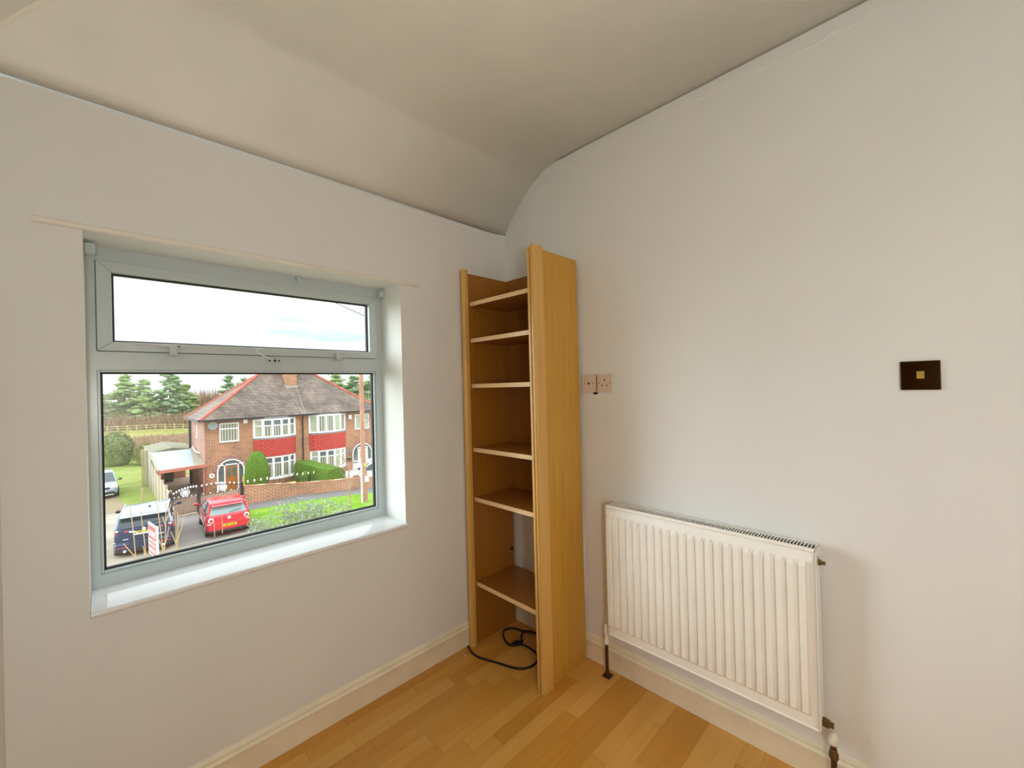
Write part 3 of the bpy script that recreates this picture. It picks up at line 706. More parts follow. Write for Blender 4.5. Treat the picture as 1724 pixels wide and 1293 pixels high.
# ---------------------------------------------------------------- the pair of houses
HY = 33.6
def houses():
    b = thing('semi_detached_house', (9.74, 36.6, -5.65), 'pair of brick semi-detached houses across the street with bay windows and hipped tiled roof', 'house')
    m = MB(); m.box(3.45, 16.05, HY, 39.5, -6.3, -.42); m.build('brick_front', 'house_brick', b)
    m = MB(); m.box(3.40, 3.46, HY+.02, 39.52, -6.3, -.42); m.build('brick_gable', 'side_brick', b)
    # hipped roof
    e0, e1, f0, f1, ze, zr = 3.1, 16.4, 33.25, 39.9, -.45, 2.90
    r0, r1, ym = 7.55, 11.65, 36.6
    m = MB(); P = [(e0, f0, ze), (e1, f0, ze), (e1, f1, ze), (e0, f1, ze), (r0, ym, zr), (r1, ym, zr)]
    m.add(P, [(0, 1, 5, 4), (1, 2, 5), (2, 3, 4, 5), (3, 0, 4), (3, 2, 1, 0)]); m.build('tiled_roof', 'roof_tiles', b)
    for a, c_ in ((0, 4), (1, 5), (2, 5), (3, 4)):
        MB().tube([P[a], P[c_]], .10, 8).build('hip_tiles', 'hip_tile', b)
    MB().tube([P[4], P[5]], .11, 8).build('ridge_tiles', 'hip_tile', b)
    m = MB(); m.box(e0-.02, e1+.02, f0-.12, f0, ze-.10, ze+.03); m.build('gutter', 'dark_pipe', b)
    m = MB(); m.box(e0-.12, e0, f0-.05, f1, ze-.10, ze+.03); m.build('gutter', 'dark_pipe', b)
    m = MB(); m.box(e0+.05, e1-.05, f0, HY, ze-.12, ze-.02); m.build('soffit', 'dark_pipe', b)
    m = MB(); m.tube([(9.72, HY-.35, ze-.05), (9.74, HY-.09, ze-.45), (9.74, HY-.08, -5.7)], .05, 8); m.build('drainpipe', 'dark_pipe', b)
    m = MB(); m.tube([(3.28, 39.25, ze), (3.30, 39.25, -5.7)], .085, 8); m.build('drainpipe', 'dark_pipe', b)
    # chimney with flashing and pots
    m = MB(); m.box(9.12, 10.02, 35.55, 36.55, 1.4, 4.1); m.box(9.07, 10.07, 35.50, 36.60, 4.1, 4.3)
    ch = m.build('chimney', 'house_brick', b)
    for x in (9.35, 9.78): MB().lathe((x, 36.05, 4.3), [(.12, 0), (.10, .35), (.12, .38)], 10).build('chimney_pot', 'hip_tile', ch, smooth=40)
    m = MB(); m.box(9.09, 10.05, 35.42, 35.55, 1.70, 1.84); m.box(9.09, 9.12, 35.45, 36.3, 1.75, 1.98); m.box(10.02, 10.05, 35.45, 36.3, 1.75, 1.98); m.build('flashing', 'cement', ch)
    zz = lambda y: ze+(y-f0)*(zr-ze)/(ym-f0)+.03
    m = MB(); m.tube([(9.86, 35.5, zz(35.5)), (9.90, 34.6, zz(34.6)+.02), (9.86, 33.9, zz(33.9)), (9.88, 33.2, zz(33.2))], .022, 6); m.build('party_line', 'cement', b)
    m = MB(); m.tube([(9.14, 35.5, zz(35.5)), (9.45, 34.4, zz(34.4)), (9.66, 33.25, zz(33.25))], .012, 6); m.build('roof_wire', 'cement', b)

    def casement(x0, x1, z0, z1, ncol, split, y=HY, blinds_='pane_blinds', lights=None, w=.075):
        """flat white window: frame, and one glass pane each light"""
        f = MB(); f.box(x0, x1, y-.06, y+.01, z0, z0+w); f.box(x0, x1, y-.06, y+.01, z1-w, z1)
        xs = [x0+(x1-x0)*i/ncol for i in range(ncol+1)]
        for i, x in enumerate(xs):
            a = x0 if i == 0 else (x1-w if i == ncol else x-w/2); f.box(a, a+w, y-.06, y+.01, z0+w, z1-w)
        if split: f.box(x0+w, x1-w, y-.062, y+.01, split-.045, split+.045)
        fr = f.build('window', 'white_frame', b)
        MB().box(x0-.03, x1+.03, y-.10, y, z0-.05, z0).build('sill', 'cement', fr)
        for i in range(ncol):
            a = xs[i]+(w if i == 0 else w/2); c_ = xs[i+1]-(w if i == ncol-1 else w/2)
            for (za, zb) in (((z0+w, split-.045), (split+.045, z1-w)) if split else ((z0+w, z1-w),)):
                MB().box(a, c_, y-.025, y-.015, za, zb).build('pane', blinds_, fr)
        return fr
    casement(4.24, 5.42, -2.08, -.74, 1, -1.15)
    m = MB(); m.box(4.2, 5.5, HY-.02, HY, -.74, -.52); m.build('soldier_course', 'side_brick', b)
    casement(14.0, 14.72, -2.05, -.76, 1, None, blinds_='pane_pale'); casement(14.84, 15.28, -2.05, -.76, 1, None, blinds_='pane_pale')

    def bow(x0, x1, z0, z1, split, bulge, n=5, w=.10, pale=()):
        """segmental bay of n flat lights"""
        c = (x0+x1)/2; hw = (x1-x0)/2; Rr = (hw*hw+bulge*bulge)/(2*bulge); th = math.asin(hw/Rr)
        P = [(c+Rr*math.sin(-th+2*th*i/n), HY+(Rr-bulge)-Rr*math.cos(-th+2*th*i/n)) for i in range(n+1)]
        f = MB()
        for i, (px, py) in enumerate(P):
            f.obox((px, py, (z0+z1)/2), (1, 0, 0), (0, 1, 0), (0, 0, 1), w*.8, .06, (z1-z0)/2)
        for i in range(n):
            (ax, ay), (bx_, by_) = P[i], P[i+1]; d = Vector((bx_-ax, by_-ay, 0)); L = d.length; cx_, cy_ = (ax+bx_)/2, (ay+by_)/2; nn = Vector((-d.y, d.x, 0))
            for zc, hz in ((z0+w*.6, w*.6), (z1-w*.6, w*.6))+(((split, .04),) if split else ()):
                f.obox((cx_, cy_, zc), d, nn, (0, 0, 1), L/2, .055, hz)
        fr = f.build('bay_window', 'white_frame', b)
        for i in range(n):
            (ax, ay), (bx_, by_) = P[i], P[i+1]; d = Vector((bx_-ax, by_-ay, 0)); L = d.length; cx_, cy_ = (ax+bx_)/2, (ay+by_)/2; nn = Vector((-d.y, d.x, 0))
            for za, zb, mt in (((z0+w, split, 'pane_pale' if i in pale else 'pane_blinds'), (split, z1-w, 'pane_dark' if i not in pale else 'pane_pale')) if split else ((z0+w, z1-w, 'pane_pale' if i in pale else 'pane_blinds'),)):
                q = MB(); q.obox((cx_, cy_, (za+zb)/2), d, nn, (0, 0, 1), L/2-w*.8, .02, (zb-za)/2-.03); q.build('pane', mt, fr)
        return P
    def curved_panel(name, mat, x0, x1, z0, z1, bulge, out=0, par=b):
        c = (x0+x1)/2; hw = (x1-x0)/2; Rr = (hw*hw+bulge*bulge)/(2*bulge); th = math.asin(hw/Rr); n = 18
        P = [(c+(Rr+out)*math.sin(-th+2*th*i/n), HY+(Rr-bulge)-(Rr+out)*math.cos(-th+2*th*i/n)) for i in range(n+1)]
        poly = [(x0, HY+.02)]+P+[(x1, HY+.02)]
        m = MB(); m.prism(poly, 2, z0, z1); return m.build(name, mat, par, smooth=30)
    for x0, x1, zu, zl in ((6.36, 9.16, -.62, -5.08), (10.26, 13.12, -.56, -5.02)):
        bu = .60; sp = -1.12 if x0 < 8 else None
        curved_panel('bay_top', 'lead_grey', x0-.04, x1+.04, zu, ze-.02, bu, .04)
        bow(x0+.02, x1-.02, -2.02, zu, sp, bu, pale=(0,) if x0 < 8 else (0, 3))
        curved_panel('lead_apron', 'lead_grey', x0-.05, x1+.05, -2.14, -2.02, bu, .06)
        curved_panel('tile_hanging', 'red_tile_hanging', x0-.02, x1+.02, -3.44, -2.14, bu, .05)
        bow(x0+.08, x1-.08, zl, -3.44, -3.95, bu, pale=() if x0 < 8 else (0, 3, 4))
        curved_panel('bay_sill', 'white_frame', x0+.02, x1-.02, zl-.08, zl, bu, .07)
        curved_panel('bay_plinth', 'house_brick', x0+.06, x1-.06, -6.2, zl-.08, bu, 0)
    # arched porches
    def arc(cx_, zs, r, n=16): return [(cx_+r*math.cos(math.pi*k/n), zs+r*math.sin(math.pi*k/n)) for k in range(n+1)]
    def porch(cx_, r, zs, door_mat, panel):
        top = arc(cx_, zs, r); m = MB()
        m.prism([(cx_+r, -5.68)]+top+[(cx_-r, -5.68)], 1, HY-.02, HY+.06); back = m.build('porch_glazing', 'pane_dark', b)
        outer = arc(cx_, zs, r+.26); m = MB()                      # brick voussoirs
        for yy in (HY-.05,):
            n = len(top); vs = [(x, yy, z) for x, z in top]+[(x, yy, z) for x, z in outer]+[(x, HY+.02, z) for x, z in outer]+[(x, HY+.02, z) for x, z in top]
            m.add(vs, [(k, k+1, n+k+1, n+k) for k in range(n-1)]+[(n+k, n+k+1, 2*n+k+1, 2*n+k) for k in range(n-1)]+[(3*n+k, 3*n+k+1, k+1, k) for k in range(n-1)])
        m.build('brick_arch', 'side_brick', b)
        f = MB(); inner = arc(cx_, zs, r-.09); n = len(top)
        vs = [(x, HY-.06, z) for x, z in top]+[(x, HY-.06, z) for x, z in inner]; f.add(vs, [(k, k+1, n+k+1, n+k) for k in range(n-1)])
        f.box(cx_-r, cx_-r+.09, HY-.06, HY, -5.68, zs); f.box(cx_+r-.09, cx_+r, HY-.06, HY, -5.68, zs)
        f.box(cx_-.42, cx_-.34, HY-.07, HY, -5.68, zs+.50); f.box(cx_+.40, cx_+.48, HY-.07, HY, -5.68, zs+.50); f.box(cx_-r+.05, cx_+r-.05, HY-.07, HY, zs+.42, zs+.50) if panel else f.box(cx_-.4, cx_+.46, HY-.07, HY, zs+.48, zs+.56)
        f.box(cx_-r+.05, cx_-.36, HY-.065, HY, -4.95, -4.87)
        if not panel: f.box(cx_-r+.05, cx_+r-.05, HY-.065, HY, -5.68, -4.75)
        f.build('porch_frame', 'white_frame', b)
        d = MB(); d.box(cx_-.34, cx_+.40, HY-.055, HY-.01, -5.66, zs+(.44 if panel else .40)); dd = d.build('front_door', door_mat, b)
        for (xa, xb, za, zb) in (((-.24, -.02, -4.55, -3.95), (.08, .30, -4.55, -3.95), (-.24, .30, -3.86, -3.76)) if panel else ((-.2, .26, -4.6, -3.95),)):
            MB().box(cx_+xa, cx_+xb, HY-.062, HY-.05, za, zb).build('door_glass', 'pane_dark', dd)
        return dd
    porch(4.88, .84, -4.16, 'orange_door', True); porch(14.62, .90, -4.18, 'white_frame', False)
    # narrow side window and pipe on the gable
    m = MB(); m.box(3.36, 3.40, 36.48, 36.70, -1.95, -.92); m.build('side_window', 'white_frame', b)
    m = MB(); m.tube([(3.30, 38.9, -2.9), (3.24, 37.6, -2.6), (3.26, 36.6, -2.85), (3.36, 35.4, -2.88)], .05, 6); m.build('waste_pipe', 'white_frame', b)
    m = MB(); m.lathe((3.76, HY-.02, -4.34), [(.0, -.03), (.16, -.03), (.16, .02)], 14, axis=1); pq = m.build('number_plaque', 'white_frame', b)
    MB().box(3.72, 3.80, HY-.06, HY-.05, -4.38, -4.28).build('plaque_mark', 'plate_ink', pq)
    return b
houses()
def house_extras():
    m = MB(); m.lathe((3.82, HY-.36, -.86), [(.02, .12), (.16, .06), (.27, 0), (.28, -.02), (.15, .03), (.0, .07)], 16, axis=1); m.tube([(3.82, HY-.25, -.9), (3.9, HY, -1.0)], .02, 6); m.tube([(3.82, HY-.30, -1.0), (3.84, HY-.62, -.95)], .012, 6)
    tag(m.build('satellite_dish', 'dish_grey', smooth=40), 'grey satellite dish under the eaves at the left corner of the brick house', 'satellite dish')
    tag(MB().box(5.70, 5.96, HY-.09, HY, -.86, -.56).build('alarm_box', 'white_frame', bevel=.02), 'white alarm box under the eaves between the small window and the left bay', 'alarm box', 'house alarm boxes')
    tag(MB().box(13.46, 13.72, HY-.09, HY, -1.12, -.74).build('alarm_box', 'white_frame', bevel=.02), 'white alarm box under the eaves right of the right-hand bay', 'alarm box', 'house alarm boxes')
    t = thing('hanging_basket', (13.38, HY-.2, -4.35), 'dark hanging basket on the brick wall left of the white arched door', 'hanging basket')
    m = MB(); m.lathe((13.38, HY-.2, -4.5), [(.02, -.12), (.16, -.05), (.2, .05)], 12); m.build('basket', 'dark_pipe', t); m = MB(); rnd = random.Random(4); m.ball((13.38, HY-.2, -4.40), .17, .15, .09, 10, 6, .2, rnd); m.build('moss', 'bush_green', t)
    m = MB(); m.box(13.2, 13.56, HY-.03, HY, -4.05, -3.72); tag(m.build('wall_grille', 'lead_grey'), 'grey slatted grille on the brick wall above the hanging basket', 'wall grille')
house_extras()

def carport():
    t = thing('carport', (2.2, 36, -5.65), 'lean-to carport with pale sheet roof and salmon red fascia beside the house', 'carport')
    zf, zb = -3.50, -2.82
    m = MB(); P = [(.95, 33.3), (3.42, 33.3), (3.30, 38.4), (.86, 38.4)]; zz = lambda y: zf+(y-33.3)*(zb-zf)/5.1
    A = [(.95, 33.3), (2.75, 33.3), (3.2, 38.4), (.86, 38.4)]; m.add([(x, y, zz(y)) for x, y in A]+[(x, y, zz(y)-.05) for x, y in A], [(0, 1, 2, 3), (7, 6, 5, 4), (0, 4, 5, 1), (1, 5, 6, 2), (2, 6, 7, 3), (3, 7, 4, 0)])
    m.build('sheet_roof', 'sheet_roof', t)
    m = MB(); A = [(2.75, 33.3), (3.42, 33.3), (3.36, 38.4), (3.2, 38.4)]; m.add([(x, y, zz(y)-.004) for x, y in A]+[(x, y, zz(y)-.05) for x, y in A], [(0, 1, 2, 3), (7, 6, 5, 4), (0, 4, 5, 1), (1, 5, 6, 2), (2, 6, 7, 3), (3, 7, 4, 0)])
    m.build('felt_strip', 'felt_roof', t)
    m = MB(); m.obox(((.90+3.5)/2, 33.25, zf-.06), (1, 0, .03), (0, 1, 0), (0, 0, 1), 1.30, .03, .105); m.build('fascia', 'salmon_paint', t)
    m = MB(); m.obox((.87, 35.85, (zf+zb)/2), (-.09, 5.1, zb-zf), (1, 0, 0), (0, 0, 1), 2.6, .07, .06); m.build('edge_trim', 'felt_roof', t)
    for x, y in ((1.0, 33.4), (3.3, 33.5)): MB().box(x-.05, x+.05, y-.05, y+.05, -5.7, zf-.05).build('post', 'salmon_paint', t)
    m = MB(); m.box(1.02, 3.4, 43.0, 43.15, -5.7, -2.9); m.build('back_wall', 'garden_brick', t)
    s_ = thing('garage', (2.2, 41, -5.65), 'low garage with shallow mossy pitched roof behind the carport', 'garage')
    m = MB(); Y0, Y1 = 38.6, 44.5; m.add([(.82, Y0, -2.86), (2.1, Y0, -2.62), (3.6, Y0, -2.90), (.82, Y1, -2.86), (2.1, Y1, -2.62), (3.6, Y1, -2.90)], [(0, 1, 4, 3), (1, 2, 5, 4), (0, 2, 1), (3, 4, 5), (0, 3, 5, 2)])
    m.build('garage_roof', 'mossy_roof', s_); m = MB(); m.box(.88, 1.0, Y0, Y1, -5.7, -2.87); m.build('garage_wall', 'felt_roof', s_)
    for x, y, mt, lab in ((1.42, 41.6, 'blue_bin', 'blue wheelie bin under the carport at the left'), (2.20, 41.7, 'dark_bin', 'dark grey wheelie bin under the carport beside the blue one')):
        bt = thing('wheelie_bin', (x, y, g(x, y)), lab, 'bin', 'bins under the carport'); z0 = g(x, y)
        m = MB(); m.loft([[(x-.24, y-.28, z0+.05), (x+.24, y-.28, z0+.05), (x+.24, y+.28, z0+.05), (x-.24, y+.28, z0+.05)], [(x-.29, y-.34, z0+1.0), (x+.29, y-.34, z0+1.0), (x+.29, y+.34, z0+1.0), (x-.29, y+.34, z0+1.0)]]); m.build('bin_body', mt, bt)
        MB().box(x-.31, x+.31, y-.37, y+.37, z0+1.0, z0+1.07).build('lid', mt, bt, .02)
        MB().cyl((x-.26, y+.28, z0+.1), (x+.26, y+.28, z0+.1), .1, 12).build('wheels', 'tyre', bt)
carport()

def garden_front():
    # brick boundary wall stepping down to the right
    t = thing('garden_wall', (8, 26.2, -5.2), 'low orange brick garden wall along the pavement in front of the houses', 'garden wall')
    P = [(4.15, 26.45, -4.06), (5.6, 26.40, -4.2), (7.0, 26.25, -4.38), (9.4, 25.95, -4.55), (11.8, 25.5, -4.66), (17.5, 24.3, -4.85)]
    for i in range(len(P)-1):
        a, b = Vector(P[i][:2]+(0,)), Vector(P[i+1][:2]+(0,)); m = MB(); vs = []
        n = Vector((-(b-a).y, (b-a).x, 0)).normalized()*.11
        for p_, zt in ((a, P[i][2]), (b, P[i+1][2])):
            zb = g(p_.x, p_.y)-.15
            for q in (p_-n, p_+n): vs += [(q.x, q.y, zb), (q.x, q.y, zt)]
        m.add(vs, [(0, 1, 5, 4), (2, 6, 7, 3), (1, 3, 7, 5), (0, 2, 3, 1), (4, 5, 7, 6)]); w = m.build('wall_panel', 'garden_brick', t)
        m = MB(); m.add([(v[0]+ (0), v[1]-.02 if k in (1, 5) else v[1]+.02, v[2]+.05 if True else 0) for k, v in enumerate(vs) if k in (1, 3, 5, 7)]+[(v[0], v[1]-.02 if k in (1, 5) else v[1]+.02, v[2]) for k, v in enumerate(vs) if k in (1, 3, 5, 7)], [(0, 1, 3, 2), (4, 6, 7, 5), (0, 2, 6, 4), (1, 5, 7, 3), (0, 4, 5, 1), (2, 3, 7, 6)]); m.build('coping', 'garden_brick', w)
    # post and chain edging, white finials on a low dark fence behind the wall
    for x0, y0, x1, y1, n, lab in ((4.55, 29.0, 9.0, 29.2, 13, 'low garden fence with white tipped spikes below the left-hand bay'), (9.3, 28.9, 10.4, 29.0, 4, 'short garden fence with white tipped spikes beside the clipped hedge')):
        t = thing('spiked_fence', (x0, y0, g(x0, y0)), lab, 'fence')
        m = MB(); m.tube([(x0, y0, g(x0, y0)+.72), (x1, y1, g(x1, y1)+.72)], .02, 6); m.tube([(x0, y0, g(x0, y0)+.35), (x1, y1, g(x1, y1)+.35)], .02, 6); m.build('rail', 'black_iron', t)
        for i in range(n):
            k = i/(n-1); x, y = x0+(x1-x0)*k, y0+(y1-y0)*k; z = g(x, y)
            p_ = MB().cyl((x, y, z), (x, y, z+.95), .018, 6).build('upright', 'black_iron', t)
            MB().lathe((x, y, z+.93), [(.015, 0), (.042, .04), (.042, .14), (.0, .2)], 8).build('finial', 'white_tip', p_)
    m = MB(); m.box(5.0, 6.4, 28.4, 28.7, g(5, 28.5), g(5, 28.5)+.5); tag(m.build('planter', 'felt_roof', bevel=.03), 'pale stone planter behind the left end of the garden wall', 'planter')
    # hedges
    def hedge(name, pts, lab, seed, mat='hedge_green'):
        rnd = random.Random(seed); m = MB()
        for (cx_, cy_, cz_, rx, ry, rz) in pts: m.ball((cx_, cy_, cz_), rx, ry, rz, 26, 18, .03, rnd)
        o = m.build(name, mat, smooth=80); tag(o, lab, 'hedge'); return o
    hedge('clipped_bush', [(5.95, 31.2, -4.3, .74, .7, 1.62)], 'tall rounded clipped green bush between the orange door and the left bay', 3)
    rnd = random.Random(8); m = MB(); rings = []
    A, B = Vector((9.4, 33.0, 0)), Vector((9.95, 27.6, 0))
    for i in range(15):
        k = i/14; c = A.lerp(B, k); n = Vector((1, .1, 0)); hw = .60+.1*k; zt = -3.98-.08*k; zb = g(c.x, c.y)
        e = 0 if 0 < i < 14 else .12
        ring = [(-hw+e, zb), (-hw+e*.5, zt-.35), (-hw*.86+e, zt-.06), (-hw*.4, zt), (hw*.4, zt), (hw*.86-e, zt-.06), (hw-e*.5, zt-.35), (hw-e, zb)]
        rings.append([(c.x+u+rnd.uniform(-.03, .03), c.y+rnd.uniform(-.02, .02), z+rnd.uniform(-.03, .03)) for u, z in ring])
    m.loft(rings); tag(m.build('clipped_hedge', 'hedge_green', smooth=50), 'long box-shaped clipped hedge dividing the two front gardens', 'hedge')
    hedge('small_bush', [(8.75, 30.2, -5.0, .34, .32, .62)], 'small dark round bush between the left bay and the long hedge', 5)
    m = MB(); m.lathe((5.25, 31.5, g(5.25, 31.5)+.75), [(.12, 0), (.16, .1), (.1, .25), (.12, .32), (.0, .6)], 10); m.cyl((5.25, 31.5, g(5.25, 31.5)), (5.25, 31.5, g(5.25, 31.5)+.76), .1, 8)
    tag(m.build('garden_ornament', 'yellow_paint', smooth=50), 'small yellow garden ornament in front of the orange door', 'garden ornament')
    m = MB(); m.box(6.4, 7.3, 27.5, 27.7, g(7, 27.6)+.55, g(7, 27.6)+.68); m.box(6.45, 7.25, 27.52, 27.68, g(7, 27.6), g(7, 27.6)+.55)
    tag(m.build('flower_trough', 'yellow_paint'), 'long yellow trough behind the garden wall below the left bay', 'planter')
    # gates
    def gate(name, x0, y0, x1, y1, zt0, zt1, zb, lab, sgn):
        t = thing(name, (x0, y0, zb), lab, 'gate', 'driveway gates'); L = math.hypot(x1-x0, y1-y0)
        P = lambda k, h: (x0+(x1-x0)*k, y0+(y1-y0)*k, zb+h)
        H = lambda k: (zt0+(zt1-zt0)*k)-zb+.10*math.sin(math.pi*k)*1.0
        m = MB(); m.tube([P(k/12, H(k/12)) for k in range(13)], .022, 6); m.tube([P(0, .88), P(1, .98)], .018, 6); m.tube([P(0, .06), P(1, .10)], .02, 6)
        for k in (0, 1): m.tube([P(k, 0), P(k, H(k))], .04, 6)
        m.build('gate_frame', 'black_iron', t)
        for i in range(1, 16):
            k = i/16; MB().tube([P(k, .06), P(k, .93 if i % 2 else H(k))], .008, 5).build('bar', 'black_iron', t)
        for i in range(0, 9):
            k = (i+.5)/9; p_ = P(k, H(k)); MB().lathe(p_, [(.012, 0), (.042, .04), (.038, .09), (.0, .15)], 8).build('finial', 'white_tip', t)
        for i in range(0, 6):
            k = (i+.5)/6; p_ = P(k, .92); MB().lathe(p_, [(.01, 0), (.034, .03), (.03, .06), (.0, .10)], 8).build('finial', 'white_tip', t)
        p_ = P(.5+.08*sgn, 1.18); rg = MB(); d = Vector((x1-x0, y1-y0, 0)).normalized()
        pts = [Vector(p_)+d*(.19*math.cos(a*math.pi/9))+Vector((0, 0, .19*math.sin(a*math.pi/9))) for a in range(18)]
        rg.tube(pts, .022, 6, closed=True); rg.tube([Vector(p_)-d*.19, Vector(p_)+d*.19], .02, 5); rg.tube([Vector(p_)-Vector((0, 0, .19)), Vector(p_)+Vector((0, 0, .19))], .02, 5)
        for q in range(4):
            a = q*math.pi/2+math.pi/4; rg.ball(Vector(p_)+d*(.1*math.cos(a))+Vector((0, 0, .1*math.sin(a))), .055, .02, .055, 8, 5)
        rg.build('wheel_emblem', 'white_tip', t)
        m = MB(); n = Vector((-d.y, d.x, 0))*.05; a_, b_ = Vector(P(.02, .07))+n, Vector(P(.98, .11))+n; m.add([a_, b_, b_+Vector((0, 0, .84)), a_+Vector((0, 0, .78)), a_+n*.3, b_+n*.3, b_+n*.3+Vector((0, 0, .84)), a_+n*.3+Vector((0, 0, .78))], [(0, 1, 2, 3), (7, 6, 5, 4), (0, 4, 5, 1), (1, 5, 6, 2), (2, 6, 7, 3), (3, 7, 4, 0)])
        m.build('infill_panel', 'gate_panel', t)
    gate('driveway_gate', .95, 26.75, 2.02, 26.55, -4.00, -3.72, -5.10, 'left leaf of the black driveway gate with white wheel and tips', 0)
    gate('driveway_gate', 2.10, 26.55, 4.02, 26.50, -3.74, -3.92, -5.10, 'right leaf of the black driveway gate, partly behind the red car', .6)
    for x, y, zt, lab in ((.87, 26.78, -3.92, 'black gatepost at the left end of the driveway gates'), (4.06, 26.5, -3.86, 'black gatepost where the gates meet the brick garden wall')):
        m = MB(); m.box(x-.07, x+.07, y-.07, y+.07, -5.2, zt); m.lathe((x, y, zt), [(.05, 0), (.08, .05), (.05, .12), (0, .16)], 8); tag(m.build('gatepost', 'black_iron'), lab, 'gatepost', 'black gateposts')
    # side fence of concrete panels along the driveway
    t = thing('boundary_fence', (.92, 35, -5.65), 'pale weathered boundary fence along the left side of the driveway', 'fence')
    ys = [27.2, 29.1, 31.0, 32.9, 34.8, 36.7, 38.6, 40.5]
    for i in range(len(ys)-1):
        a, c_ = ys[i], ys[i+1]; h = 1.25+.18*i if i < 5 else 2.0
        m = MB(); zb0, zb1 = g(1, a)-.05, g(1, c_)-.05; m.add([(.90, a, zb0), (.90, c_, zb1), (.90, c_, zb1+h+.12), (.90, a, zb0+h), (.95, a, zb0), (.95, c_, zb1), (.95, c_, zb1+h+.12), (.95, a, zb0+h)], [(0, 1, 2, 3), (7, 6, 5, 4), (0, 4, 5, 1), (1, 5, 6, 2), (2, 6, 7, 3), (3, 7, 4, 0)]); m.build('fence_panel', 'fence_wood', t)
        MB().box(.87, .98, a-.05, a+.05, zb0, zb0+h+.16).build('fence_post', 'fence_wood', t)
    # tall slatted pale fence panel further back, left
    t = thing('slatted_fence', (.7, 41.2, -5.65), 'tall pale slatted fence panel left of the garage', 'fence')
    for i in range(7):
        x = .50+i*.055; z = -2.78-.02*i; MB().box(x, x+.04, 41.0+.02*i, 41.05+.02*i, -5.7, z).build('slat', 'rail_wood', t)
    m = MB(); m.tube([(.50, 41.1, -3.2), (.9, 41.2, -3.3)], .02, 5); m.build('rail', 'rail_wood', t)
    x, y = .18, 34.6; m = MB(); m.box(x-.06, x+.06, y-.06, y+.06, g(x, y)-.1, g(x, y)+.95); tag(m.build('marker_post', 'rail_wood', bevel=.01), 'short pale wooden post in the grass behind the blue car', 'post')
garden_front()

